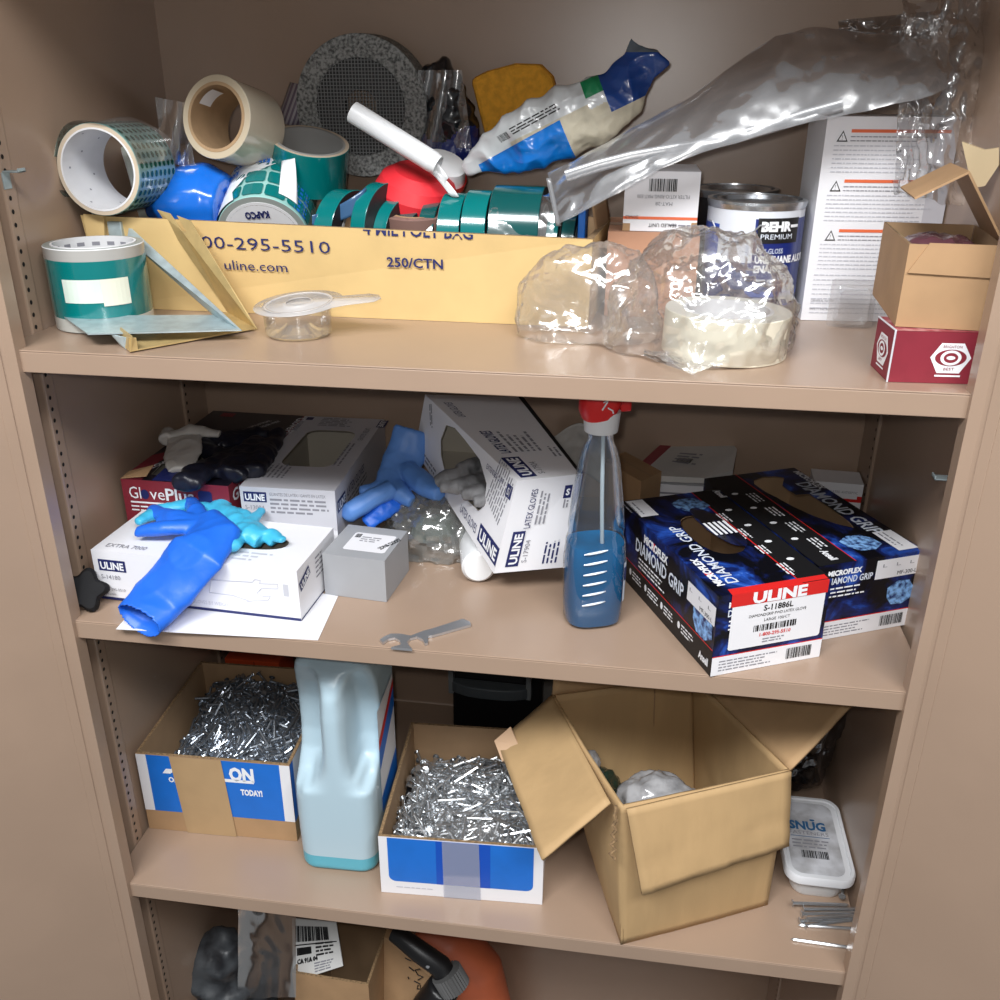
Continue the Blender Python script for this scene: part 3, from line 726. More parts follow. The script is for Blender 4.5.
f = F['right']; b.rect(f, 0, .034, .012, f.H - .001, BLUE, .0004); b.rect(f, .012, .034, f.W, f.H - .001, WHITE, .0004); b.build('carton_body', t)
f = F['front']; b = MB(); b.quad([f.pt(.056, .0, .0016), f.pt(.126, .0, .0016), f.pt(.1185, f.H, .0016), f.pt(.047, f.H, .0016)], mat('brown_paper_tape', (178, 148, 110), .45, var=.06)); b.build('paper_tape', t)
c = cuboid(-.1204, .0345, Z3 + .0004, .0505, .2057, .2277, .093)
t = thing('nail_box', 'open white and blue carton heaped with bright nails, right of the jug', 'carton', base_of(c)); NR = (c, t)
b = MB(); F = tray(b, c, {'all': WHITE, 'left': KRAFT}, KRAFTIN, .004); f = F['front']
b.rrect(f, .011, .021, f.W - .012, f.H - .001, .009, BLUE); b.rect(f, .011, f.H - .02, f.W - .012, f.H - .001, BLUE, .0005)
b.rect(f, .072, .021, .14, f.H - .001, mat('deep_blue_ink', (10, 78, 184), .4), .0006); b.para(f, .02, .011, .05, 1, .003, .0016, LIGHTINK); b.build('carton_body', t)
b = MB(); b.quad([f.pt(.081, .0, .0016), f.pt(.128, .0, .0016), f.pt(.126, f.H, .0016), f.pt(.08, f.H, .0016)], film('hazy_tape', haze=.4, hazecol=(190, 200, 225), gloss=.1)); b.build('clear_tape', t)

# ================================================================ tape and other things in the long carton
TR_GROUP = 'narrow teal tape rolls in the carton'
def ring(mb, M, r1, r2, wd, outer, side, inner, n=56):
    """roll with its axis along local z, near face at z=0"""
    e = .0006
    mb.lathe([(r2, e), (r2, wd - e)], outer, M, n); mb.lathe([(r2, wd - e), (r2 - e, wd), (r1 + .0035, wd)], side, M, n)
    mb.lathe([(r1, 0), (r1 + .0035, 0), (r2 - e, 0), (r2, e)], side, M, n)
def roll(name, label, cat, p, d, r2, wd, outer, side, core, rc, group=None, wall=.0035):
    M = axisM(p, d); ctr = M @ V((0, 0, wd / 2))
    t = thing(name, label, cat, ctr - V((0, 0, r2)), group)
    b = MB(); e = .0006; r1 = rc + wall
    b.lathe([(r1, 0), (r2 - e, 0), (r2, e), (r2, wd - e), (r2 - e, wd), (r1, wd)], outer, M, 64, closed=True, mats=[side, outer, outer, outer, side, side])
    b.build('tape', t, smooth=30)
    b = MB(); b.lathe([(rc, -.0004), (r1, -.0004), (r1, wd + .0004), (rc, wd + .0004)], core, M, 48, closed=True); b.build('core', t, smooth=30)
    return t, M
# roll of green dots, tilted into the left end
p = PY(98, 170, .165)
DOTBASE = film('dotted_backing', haze=.75, hazecol=(150, 190, 184), gloss=.15)
t, M = roll('dot_tape_roll', 'wide roll of dark green dots with white core, tilted at the carton\'s left end', 'tape roll', p + V((.0, 0, 0)), (.01, .985, -.02), .0475, .082, DOTBASE, mat('tan_paper_edge', (196, 180, 158), .7), COREW, .041, wall=.0018)
b = MB(); TG = mat('dark_green_dot', (10, 78, 62), .25)
for i in range(8):
    for j in range(30):
        a0 = j * 2 * math.pi / 30; f = CylFace(M, .0475, a0, .2, .08)
        b.poly(f, oval(.0048, .007 + i * .0098, .0036, .003, 8), TG, .0006)
merge(part(t, 'tape'), b)
b = MB()
for k in range(3):
    f = CylFace(M, .0408, 0, 1, .08)
    for j in range(6):
        a = j * 1.05 + k * .4; r = .0408
        b.quad([M @ V((r * math.cos(a + s * .05), r * math.sin(a + s * .05), .012 + k * .022 + q)) for s, q in ((0, 0), (1, 0), (1, .003), (0, .003))], GREYINK)
merge(part(t, 'core'), b)
b = MB(); q = sheet(lambda u, v: M @ V(((.0505 + .002 * math.sin(17 * u + 5 * v)) * math.cos(-.6 + 3.6 * u), (.0505 + .002 * math.sin(17 * u + 5 * v)) * math.sin(-.6 + 3.6 * u), -.004 + .09 * v)), 30, 8, CRINKLE, b); b.build('plastic_wrap', t, smooth=180)
# pale roll standing behind it
p = PY(150, 168, .315); t, M = roll('masking_roll', 'pale greenish-white roll standing behind the dotted roll', 'tape roll', p + V((-.03, 0, -.02)), (.8, .5, .1), .045, .045, mat('pale_green_film', (200, 208, 200), .35), WHITE, COREW, .038)
# big clear packing-tape roll
p = PY(216, 117, .25)
t, M = roll('packing_tape_roll', 'clear packing tape roll with brown core, uppermost in the carton', 'tape roll', p, (.2, .95, -.22), .045, .07, mat('clear_tape_layers', (196, 186, 166), .2, spec=.7, coat=.4, var=.06), mat('tape_edge', (186, 172, 148), .5), CORE, .034)
b = MB(); q = sheet(lambda u, v: M @ V((.0315 * math.cos(.5 + .75 * u) - .002, .0315 * math.sin(.5 + .75 * u), .004 + .02 * v)), 8, 2, WHITE, b); b.build('core_label', t, smooth=180)
b = MB(); sheet(lambda u, v: PY(155 + 32 * u + 8 * v, 97 + 65 * v + 6 * u, .27 + .012 * math.sin(6 * u + 3 * v)), 8, 10, CRINKLE, b); b.build('loose_tape_end', t, smooth=180)
# bright blue plastic-wrapped roll
p = PY(190, 206, .262)
g = MB(); g.tube([p + V((-.04, .0, -.012)), p + V((-.03, 0, -.003)), p + V((.02, .01, .002)), p + V((.04, .01, -.002))], [.022, .042, .046, .038], BLUE, 16)
o = sculpt('plastic_bundle', g, voxel=.003, amp=.0026, nscale=.05, mats=[mat('blue_film', (20, 104, 205), .2, spec=.7, coat=.6)], ridged=True); tag(recentre(o), 'bright blue plastic-wrapped bundle left of the printed tape roll', 'bundle')
# teal roll with printed liner, facing front
p = PY(264, 236, .255); PR = mat('printed_liner', (226, 228, 230), .5)
t, M = roll('printed_tape_roll', 'teal dot tape roll with blue-printed white liner peeling off, facing front', 'tape roll', p, (-.14, .88, .46), .053, .078, mat('pale_teal_liner', (150, 196, 190), .2, coat=.5), mat('grey_tape_edge', (150, 156, 152), .4), COREW, .042)
zx = lambda a: math.radians(a)
up = M.inverted().to_3x3() @ V((0, 0, 1)); A0 = math.atan2(up.y, up.x)       # angle of the top of the roll
# local y of the track matrix may run either way; pick the sense that moves to the image right
rt = M.inverted().to_3x3() @ V((1, 0, 0)); SGN = 1 if (math.cos(A0) * rt.y - math.sin(A0) * rt.x) > 0 else -1
def wrap(a, z, off=.0): r = .053 + off; return M @ V((r * math.cos(A0 + SGN * math.radians(a)), r * math.sin(A0 + SGN * math.radians(a)), z))
b = MB()
for i in range(3):
    for k in range(-3, 4):
        a = k * 28 - 6; z = i * .0255
        for h0, h1 in ((-12.5, 0), (0, 12.5)):
            P = [(a + h0 + (2 if h0 else 0), .004 + z), (a + h1 - (2 if not h0 else 0), .004 + z), (a + h1, .007 + z), (a + h1, .0225 + z), (a + h1 - (2 if not h0 else 0), .0255 + z), (a + h0 + (2 if h0 else 0), .0255 + z), (a + h0, .0225 + z), (a + h0, .007 + z)]
            b.quad([wrap(x, zz, .0012) for x, zz in P], TEAL)
b.build('teal_patches', t)
b = MB()
lo = [(-95, -28), (-95, -34), (-95, -20), (-95, 6), (-95, 24)]
for j in range(4):
    for i in range(10):
        q = []
        for ii, jj in ((i, j), (i + 1, j), (i + 1, j + 1), (i, j + 1)):
            a = lo[jj][0] + (lo[jj][1] - lo[jj][0]) * ii / 10; q.append(wrap(a, .0 + jj * .0195, .0022))
        b.quad(q, PR)
class WF:
    W, H = .1, .07
    def pt(s, x, y, off=0): return wrap(-95 + x / .047 * 57.3, y * 1.1, .0028 + off)
for j, (x, y) in enumerate(((.012, .012), (.02, .03), (.035, .045), (.045, .058), (.066, .058))):
    b.text(WF(), 'KAPCO', x + .018, y + .008, .008, BLUE, 180, wid=.019, bold=.05)
b.build('peeled_liner', t, smooth=40)
b = MB()
def peel(u, v): q = wrap(26 + 26 * v * (1 - u) - 4 * u, .012 + .055 * u * .9, .002 + .012 * u * u * (.4 + v)); return q + V((.012 * u * v, 0, .004 * u * u))
sheet(peel, 10, 8, PR, b); b.build('curled_liner', t, smooth=180, solid=.0003)
b = MB()
for i in range(8):
    for k in range(2):
        q = [wrap(48 + k * 12 + s * 9, .004 + i * .008 + z, .0012) for s, z in ((0, 0), (1, 0), (1, .0045), (0, .0045))]; b.quad(q, BLUE)
b.build('liner_print', t)
b = MB(); f = Face(M @ V((0, 0, -.001)), M @ V((1, 0, -.001)), M @ V((1, 1, -.001)), M @ V((0, 1, -.001)))
pl = (M.to_3x3() @ V((0, 0, -1))); cx = M @ V((0, 0, -.0008)); ex = V((1, 0, 0)); ex = (ex - pl * ex.dot(pl)).normalized(); ey = pl.cross(ex)
if ey.z < 0: ey = -ey
ff = Face(cx, cx + ex, cx + ex + ey, cx + ey)
b.poly(ff, oval(0, 0, .042, .042, 40), COREW, -.0); b.text(ff, 'KAPCO', .014, .034, .009, NAVY, 180, wid=.028, bold=.05, off=.001)
b.build('end_disc', t)
# teal roll lying tipped behind, open core upward
p = PY(318, 150, .30)
dd = V((.22, -.26, .93)).normalized(); p = PY(310, 141, .325) - dd * .052
t, M = roll('teal_tape_roll', 'large teal tape roll standing open side up behind the printed roll', 'tape roll', p, dd, .047, .052, TEAL, mat('tan_paper_edge', (196, 180, 158), .7), mat('grey_core', (150, 150, 148), .5), .039, wall=.003)
# anti-slip grit roll at the back
p = PY(361, 107, .376)
GRIT = mat('grey_grit', (150, 152, 150), .8, var=.75, vscale=300, bump=.5, bscale=400, rgb2=(70, 72, 72))
t, M = roll('grit_tape_roll', 'big grey gritty anti-slip roll standing at the back, black mesh centre', 'tape roll', p, (-.03, .99, .03), .081, .05, GRIT, GRIT, mat('dark_core', (40, 40, 42), .8), .03, wall=.004)
b = MB(); MESH = mat('black_mesh', (34, 35, 36), .6); MESHL = mat('grey_mesh_thread', (120, 122, 122), .6)
b.lathe([(.055, -.0016), (.02, -.0016)], MESH, M, 40)
for k in range(-13, 14):
    h = math.sqrt(max(0, .0545 ** 2 - (k * .004) ** 2))
    b.tube([M @ V((k * .004, -h, -.0022)), M @ V((k * .004, h, -.0022))], .0006, MESHL, 4, caps=False); b.tube([M @ V((-h, k * .004, -.0026)), M @ V((h, k * .004, -.0026))], .0006, MESHL, 4, caps=False)
b.build('mesh_disc', t)
# striped film behind it on the left
b = MB(); sheet(lambda u, v: PY(276 + 26 * u + 14 * v, 122 - 40 * v + 6 * u, .41 - .015 * math.sin(3 * u)), 12, 4, CRINKLE, b, lambda u, v: mat('violet_grey_film', (120, 110, 126), .25) if int(u * 12) % 2 else mat('pale_film', (170, 166, 172), .25))
o = b.build('striped_wrapper', None, smooth=180, solid=.0006); tag(recentre(o), 'grey striped plastic wrapper sticking out left of the grit roll', 'wrapper')
# dark pouch in clear plastic
p = PY(445, 112, .40)
g = MB(); g.tube([p + V((.012, 0, -.07)), p + V((.006, 0, -.03)), p + V((-.002, 0, .02)), p + V((-.012, 0, .055))], [(.038, .016), (.036, .02), (.03, .018), (.014, .01)], BLACKPL, 16, up=(0, 1, 0))
BF = mat('black_film', (26, 26, 30), .22, coat=.5); BLF = mat('dark_blue_film', (30, 44, 110), .25, coat=.5); zc = p.z - .025
o = sculpt('plastic_pouch', g, voxel=.003, amp=.006, nscale=.03, mats=[BF, BLF], mat_fn=lambda c, n: 1 if c.z < zc + .01 * math.sin(c.x * 80) else 0, ridged=True); tag(recentre(o), 'glossy black pouch with dark blue bottom between grit roll and sponge', 'pouch')
b = MB(); sheet(lambda u, v: PY(418 + 44 * u + 10 * v * u, 70 + 78 * v, .372 + .012 * abs(math.sin(5 * u + 2 * v)) ), 14, 14, CRINKLE, b)
o = b.build('clear_bag', None, smooth=180); tag(recentre(o), 'clear plastic sleeve over the black pouch', 'plastic bag')
# sponge
SP = mat('yellow_sponge', (240, 172, 52), .9, var=.2, vscale=120, bump=.8, bscale=260)
P = [(470, 79), (486, 71), (515, 63), (540, 64), (552, 76), (556, 92), (540, 150), (505, 158), (488, 150)]
b = MB(); fr = [PY(u, v, .398) for u, v in P]; bk = [q + V((0, .032, 0)) for q in fr]; b.loft([fr, bk], SP)
o = b.build('sponge', None, bevel=.006); tag(recentre(o), 'big orange-yellow sponge standing against the back wall', 'sponge')
# red cap and brown core
p = PY(415, 185, .305)
t = thing('cap', 'round red plastic cap with white inside, beneath the white tube', 'cap', p - V((0, 0, .045)))
M = axisM(p + V((-.004, 0, -.035)), (.25, -.25, .93)); b = MB(); b.lathe([(.049, .0), (.049, .032), (.043, .045), (.03, .055), (0, .058)], mat('red_plastic', (212, 42, 52), .45), M, 48); b.build('dome', t, smooth=40)
b = MB(); b.lathe([(.051, -.012), (.051, .004), (.047, .004), (.047, -.012)], WPLASTIC, M, 48, closed=True); b.build('white_rim', t, smooth=40)
M2 = axisM(PY(440, 158, .335) + V((.0, 0, -.02)), (.35, -.4, .85)); t = thing('lid', 'white lid with red rim tucked behind the white tube', 'lid', M2.translation.copy()); b = MB(); b.lathe([(0, .02), (.027, .018), (.03, .0)], WPLASTIC, M2, 40); b.build('lid_top', t, smooth=40); b = MB(); b.lathe([(.0302, .002), (.032, .004), (.032, -.004), (.0302, -.006)], RED, M2, 40, closed=True); b.build('red_rim', t)
t, M = roll('masking_tape_roll', 'flat-lying brown tape roll in front of the red cap', 'tape roll', PY(418, 207, .268) + V((0, 0, -.034)), (.0, -.12, .99), .042, .03, mat('brown_tape', (120, 92, 84), .4), mat('brown_tape_edge', (142, 112, 102), .7, var=.3, vscale=200), CORE, .028)
# white tube
b = MB(); p0, p1 = PY(353, 112, .262), PY(468, 184, .245); d = (p1 - p0).normalized(); n = 14
b.lathe([(.0092, 0), (.0118, 0), (.0118, .104), (.0105, .112), (.0092, .112)], WPLASTIC, axisM(p0, d), 28, closed=True)
t = thing('plastic_tube', 'white plastic tube lying slantwise across the red cap', 'tube', (p0 + p1) / 2 - V((0, 0, .012))); b.build('barrel', t, smooth=40)
b = MB(); sheet(lambda u, v: p0 + d * (.098 + .035 * v) + V((.011 * math.cos(2.2 + 3 * u), .004 * math.sin(3 * u), .0115 * math.sin(2.2 + 3 * u) - .012 * v * v)), 10, 8, WPLASTIC, b); b.build('torn_end', t, smooth=180, solid=.0006)
# narrow teal rolls in a row, all on edge
ROWS = [(333, 190, 355, .05, 1), (371, 183, 388, .053, 1), (389, 199, 404, .044, 1), (404, 211, 421, .04, 0), (423, 203, 439, .043, 0), (443, 194, 466, .047, 1), (467, 191, 492, .048, 1), (494, 186, 546, .05, 0), (549, 212, 561, .038, 1), (564, 214, 577, .037, 0)]
LB = ['narrow teal roll beside the printed tape roll, dark side showing', 'narrow teal roll at the left foot of the red cap', 'second short teal roll right of the red cap\'s left edge', 'lowest dull teal roll in front of the brown tape roll', 'dull teal roll against the dark gap, mid row', 'teal roll just right of the dark gap', 'teal roll under the blue end of the wipes pack', 'wide teal roll inside a clear wrapper, right of the row', 'small teal roll right of the wrapped wide roll', 'last small teal roll before the blue strip']
base = .0055
for (u0, v0, u1, R, br), lb in zip(ROWS, LB):
    yc = .268; top = PY(u0, v0, yc - .012).z; R = max(.034, min(R, .052, (top - base) / 2)); zc = top - R
    a, bb = PY(u0, v0, yc - .012), PY(u1, v0, yc - .012); wd = bb.x - a.x; dx = V((.94, -.34, 0)).normalized() if u0 < 410 else V((.995, -.06, 0))
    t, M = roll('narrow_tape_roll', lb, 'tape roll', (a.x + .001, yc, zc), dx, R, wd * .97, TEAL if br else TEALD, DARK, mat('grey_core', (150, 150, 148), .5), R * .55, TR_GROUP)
b = MB(); sheet(lambda u, v: V((PY(490 + 66 * u, 185, .23).x, .266 - .053 * math.sin(.35 + 1.2 * v), .06 + .07 * math.cos(.2 + 1.25 * v) + .004 * crinkle((u * .07, v * .1, 0), .02))), 30, 26, CRINKLE, b)
o = b.build('clear_bag', None, smooth=60); tag(recentre(o), 'crinkled clear wrapper over the wide teal roll in the carton', 'plastic wrapper')
p = PY(583, 228, .27); b = MB(); b.box(-.004, .004, -.03, .03, -.06, .028, BLUE, Matrix.Translation(p)); o = b.build('cardboard_strip', None, bevel=.0012); tag(recentre(o), 'thin blue card strip standing at the right end of the tape row', 'card strip')
p = PY(596, 215, .29); b = MB(); sheet(lambda u, v: p + V((.012 * u + .004 * math.sin(4 * v), .09 * u - .03, -.06 + .075 * v)), 6, 8, KRAFT, b); o = b.build('paper_scrap', None, smooth=180, solid=.001); tag(recentre(o), 'crumpled brown paper scrap at the carton\'s right end', 'paper scrap')
p = PY(345, 205, .232); g = MB(); b = MB(); sheet(lambda u, v: PY(312 + 54 * u, 215 - 16 * u * u + 10 * v - 12 * u * (1 - v), .222 + .02 * u + .006 * math.sin(6 * u)), 14, 6, mat('blue_grey_film', (58, 92, 128), .25, coat=.4), b)
o = b.build('film_scrap', None, smooth=180, solid=.0006); tag(recentre(o), 'twisted blue-grey film scrap on the narrow teal rolls', 'film scrap')
# roll lying under the dotted one, only its rim shows
t, M = roll('masking_tape_roll', 'paper-edged roll with blue print peeping out under the dotted roll', 'tape roll', PY(135, 214, .282) + V((0, .0, -.03)), (.25, -.3, .9), .043, .028, mat('printed_blue_white', (190, 204, 222), .4, var=.5, vscale=120, rgb2=(60, 96, 170)), mat('tan_paper_edge', (196, 180, 158), .7), CORE, .034)

# ================================================================ wipes pack and poly bags on top
def path_blob(pts, wd, th, y, m=WHITE, n=20, ups=(0, 1, 0)):
    g = MB(); g.tube([PY(u, v, yy) for (u, v), yy in zip(pts, y)], [(a, q) for a, q in zip(wd, th)], m, n, up=ups); return g
g = path_blob([(466, 170), (490, 155), (520, 142), (560, 124), (595, 112), (622, 92), (640, 66), (650, 50)], [.006, .02, .032, .037, .035, .027, .021, .026], [.003, .008, .013, .015, .013, .010, .005, .004], [.315, .31, .30, .30, .30, .305, .31, .31])
WP = [mat('white_pack_film', (208, 212, 214), .25, coat=.5), mat('blue_pack_film', (14, 116, 206), .22, coat=.5), mat('cream_towelling', (206, 198, 176), .6, var=.2, vscale=60), mat('dark_blue_pack_film', (24, 66, 140), .25, coat=.4), mat('grey_pack_film', (96, 108, 118), .2, coat=.5), mat('green_pack_film', (24, 132, 84), .3)]
A, B_ = PY(470, 168, .28), PY(610, 100, .28); ax = (B_ - A).normalized(); perp = V((-ax.z, 0, ax.x))
def wm(c, n):
    s = (c - A).dot(ax) / (B_ - A).length; q = (c - A).dot(perp)
    if c.z > PY(640, 52, .3).z: return 4
    if s > .98: return 3 if q > -.012 else 2
    if s > .86 and q > .0: return 5 if .012 < q < .03 else 0
    if .03 < s < .66 and (c - q1).dot(n1) < 0: return 1
    if q < .006 and s > .3: return 2
    return 0
bz = PY(640, 52, .3).z
q1 = A - perp * .001; n1 = (perp - ax * (.008 / (B_ - A).length)); L_ = (B_ - A).length
BIS = [(q1, n1)] + [(A + ax * L_ * k, ax) for k in (.03, .66, .3, .98, .86)] + [(A + perp * k, perp) for k in (.006, -.012, .012, .03)] + [((0, 0, bz), (0, 0, 1))]
o = sculpt('wipes_pack', g, bisect=BIS, voxel=.0017, amp=.0045, nscale=.034, mats=WP, mat_fn=wm, ridged=True, smooth=2, seed=1.4); tag(recentre(o), 'crumpled white and blue pack of wipes on top of the tape carton', 'wipes pack'); wipes = o
b = MB(); f = Face(PY(488, 152, .268), PY(600, 92, .268), PY(592, 80, .282), PY(480, 142, .282))
b.barcode(f, .018, .002, .012, .012); b.para(f, .034, .014, .06, 3, .0045, .002, BLACK, seed=3)
oo = b.build('pack_print', None)
oo.parent = wipes; oo.matrix_parent_inverse = Matrix.Translation(-wipes.location)

# long heavy grey poly bag slung from the tape rolls to the tall carton
GB = [((548, 175), (556, 226), .19), ((570, 165), (582, 213), .185), ((600, 148), (620, 193), .18), ((640, 126), (660, 170), .18), ((690, 100), (710, 152), .185), ((735, 66), (755, 138), .19), ((775, 38), (800, 127), .195), ((815, 30), (845, 117), .20), ((860, 34), (890, 107), .205), ((905, 40), (930, 98), .21), ((945, 42), (955, 86), .22)]
def gbag(u, v, lay):
    x = u * (len(GB) - 1); i = min(int(x), len(GB) - 2); k = x - i
    T = PY(*GB[i][0], GB[i][2] + .07).lerp(PY(*GB[i + 1][0], GB[i + 1][2] + .07), k); Bm = PY(*GB[i][1], GB[i][2]).lerp(PY(*GB[i + 1][1], GB[i + 1][2]), k)
    p = T.lerp(Bm, v); bul = math.sin(math.pi * v) ** .7 * math.sin(math.pi * min(1, max(0, u * 1.05))) ** .5
    fold = .006 * crinkle((u * .5 + v * .1, v * .11, lay), .09, 3.1) + .0016 * crinkle((u * .5, v * .11, lay), .03, 8)
    return p + V((0, (-.012 * bul if lay == 0 else .02 * bul), .004 * bul)) + V((0, -fold if lay == 0 else fold, fold * .5))
b = MB(); sheet(lambda u, v: gbag(u, v, 0), 90, 24, POLY, b); sheet(lambda u, v: gbag(u, v, 1), 90, 24, POLY, b)
t = thing('poly_bag', 'long grey translucent poly bag slung from tape rolls to tall white carton', 'plastic bag', PY(740, 130, .2)); b.build('bag_film', t, smooth=60)
b = MB(); p0, p1 = PY(566, 176, .186), PY(842, 108, .196); b.tube([p0.lerp(p1, k / 8) + V((0, -.002, .003 * math.sin(k))) for k in range(9)], .006, POLY, 8, flat=.35, up=(0, 1, 0)); b.build('highlight_band', t, smooth=60)  # raised film strip standing in for the pale highlight along the bag
b = MB(); sheet(lambda u, v: PY(546 + 5 * u + 10 * v, 178 + 48 * v, .176) + V((0, 0, 0)), 2, 8, POLY, b); b.build('zip_seal', t, smooth=180, solid=.001)
# clear film bunched over the right end
def rbag(u, v):
    P = PY(899 + 100 * u - 8 * v, 5 + 190 * v + 20 * u * v, .27 - .05 * v + .02 * math.sin(7 * u + 2 * v))
    return P + V((.0, -.014 * crinkle(P, .05, 2) - .006 * crinkle(P, .02, 9), .006 * crinkle(P, .035, 5)))
b = MB(); sheet(rbag, 44, 60, film('grey_clear_film', tint=(.86, .86, .87), haze=.12, hazecol=(190, 190, 192), gloss=.14, rough=.16), b)
o = b.build('clear_bag', None, smooth=70); tag(recentre(o), 'clear crumpled bag hanging at the top right over the white carton', 'plastic bag')
b = MB(); sheet(lambda u, v: PY(840 + 120 * u, 20 + 30 * v - 12 * u, .33) + V((0, .012 * crinkle((u, v, 0), .2), 0)), 20, 8, film('dark_clear_film', tint=(.6, .6, .6), haze=.2, hazecol=(90, 90, 92), gloss=.12), b)
o = b.build('clear_bag', None, smooth=70); tag(recentre(o), 'dark folded film edge behind the grey poly bag, top right', 'plastic bag')
# kraft scrap by the right wall
b = MB(); P = [PY(u, v, .125) for u, v in ((962, 142), (985, 150), (999, 148), (999, 165), (985, 186), (972, 188), (968, 170))]; b.loft([P, [q + V((.004, .012, 0)) for q in P]], mat('pale_kraft', (206, 186, 150), .8)); o = b.build('kraft_flap', None); tag(recentre(o), 'pale kraft flap sticking up behind the small open carton', 'cardboard flap')

# ================================================================ rest of the top shelf
# teal roll standing on the shelf at the left
ctr = V((-.4185, .118, .0005))
t = thing('teal_tape_roll', 'teal tape roll standing on the top shelf beside the left post, masking tape label', 'tape roll', ctr); M = Matrix.Translation(ctr); R = .0505; HH = .086
b = MB(); b.lathe([(R - .004, 0), (R, .0008), (R, .014), (R, .074), (R, HH - .0008), (R - .0008, HH), (.043, HH), (.043, 0)], TEAL, M, 72, closed=True, mats=[WPLASTIC, mat('pale_band', (196, 198, 192), .3, coat=.4), TEAL, mat('grey_white_film', (168, 166, 162), .3, coat=.4), WPLASTIC, mat('grey_tape_edge', (150, 156, 152), .4), TEALD, WPLASTIC])
b.build('tape', t, smooth=30)
b = MB(); b.lathe([(.0425, HH + .0006), (.0425, HH - .03)], TEAL, M, 48); b.lathe([(.0428, HH - .012), (.0428, HH + .0008), (.0405, HH + .0008), (.0405, HH - .012)], COREW, M, 48, closed=True)
f = CylFace(M, .04, 0, 6, HH)
for j in range(16): b.quad([M @ V(((.0404 - 0) * math.cos(j * .39 + s * .2), .0404 * math.sin(j * .39 + s * .2), HH - .009 + q)) for s, q in ((0, 0), (1, 0), (1, .004), (0, .004))], GREYINK)
b.build('core', t, smooth=30)
b = MB(); b.lathe([(.0424, .002), (0, .002)], TEALD, M, 32); b.build('core_base', t)
b = MB(); f = CylFace(M, R, math.radians(-90), 1.9, HH); b.rect(f, -.012, .032, .055, .056, mat('masking_label', (206, 220, 208), .7, var=.08), .0006, 12); b.rect(f, .028, .0285, .056, .056, mat('masking_label_end', (214, 214, 196), .7), .0012, 6); b.build('masking_label', part(t, 'tape'))
# angle brackets
def plate(mb, pts, m): mb.quad([V(p) for p in pts], m)
E1, E2 = PZ(214, 316, .014), PZ(241, 331, .011); A1, A2 = PZ(63, 317, .016), PZ(88, 335, .014)
t = thing('angle_bracket', 'galvanised steel bracket lying on top of the brass-coloured one, left end', 'bracket', V(((A2.x + E2.x) / 2, E2.y, .001)))
b = MB(); N1 = A1.lerp(A2, .62); N0 = N1 + (E1 - A1) * .2; N2 = A1.lerp(A2, .7)
b.quad([A1, E1, E2, A2], ZINC); b.build('flat_leg', t, solid=.0014)
b = MB(); q = [A1.lerp(A2, .52) + V((0, 0, .0006)), A1.lerp(A2, .52) + (E1 - A1) * .2 + V((0, 0, .0006)), A1.lerp(A2, .63) + (E1 - A1) * .2 + V((0, 0, .0006)), A1.lerp(A2, .63) + V((0, 0, .0006))]; b.quad(q, mat('dark_slot', (60, 62, 64), .5)); b.build('slot', part(t, 'flat_leg'))
T2 = PY(131, 231, .172); u = T2 - E2; T1 = E1 + u; T1 = PY(127, 239, .166); T2 = PY(129, 227, .184)
b = MB(); b.quad([E1, E2, T2, T1], ZINC); b.build('raised_leg', t, solid=.0014)
b = MB(); L1 = PZ(125, 337, .0125); b.quad([L1, L1 + V((.012, -.002, 0)), L1 + V((.012, -.002, -.012)), L1 + V((0, 0, -.012))], ZINC); L2 = PZ(112, 334, .013); b.quad([L2, L1, L1 + V((0, 0, -.012)), L2 + V((.004, .006, -.012))], ZINC); b.build('folded_lip', t, solid=.0012)
for k, (a, c2) in enumerate((((96, 213), (108, 226)), ((112, 220), (127, 238)))):
    b = MB(); p, q = PY(*a, .19), PY(*c2, .187); b.box(p.x, q.x, .178, .196, q.z, p.z, ZINC); b.build('hook', t, bevel=.0012)
b = MB(); b.tube([PY(88, 206, .19), PY(97, 216, .19)], .0025, ZINC, 6); b.build('hook_pin', t)
t = thing('angle_bracket', 'yellow-brass steel bracket leaning on the tape carton, notched upper end', 'bracket', PZ(200, 335, .001))
B1, B2 = PZ(228, 313, .002), PZ(256, 329, .002); U1, U2 = PY(157, 210, .186), PY(189, 219, .172)
f = Face(B1, B2, U2, U1); b = MB(); W, H = f.W, f.H
b.poly(f, [(0, 0), (W, 0), (W, H * .985), (W * .62, H), (W * .60, H * .84), (W * .42, H * .84), (W * .40, H), (0, H)], BRASSY); b.build('raised_leg', t, solid=.0014)
b = MB(); G1, G2 = PZ(112, 337, .002), PZ(130, 352, .0015); b.quad([G1, B1, B2, G2], BRASSY); b.build('flat_leg', t, solid=.0012)
b = MB(); b.quad([G1.lerp(G2, .4), G2, G2 + V((.004, 0, .016)), G1.lerp(G2, .4) + V((.004, 0, .016))], BRASSY); b.quad([G2, G2.lerp(B2, .06), G2.lerp(B2, .06) + V((0, 0, .013)), G2 + V((.001, 0, .014))], BRASSY); b.build('folded_lip', t, solid=.0012)
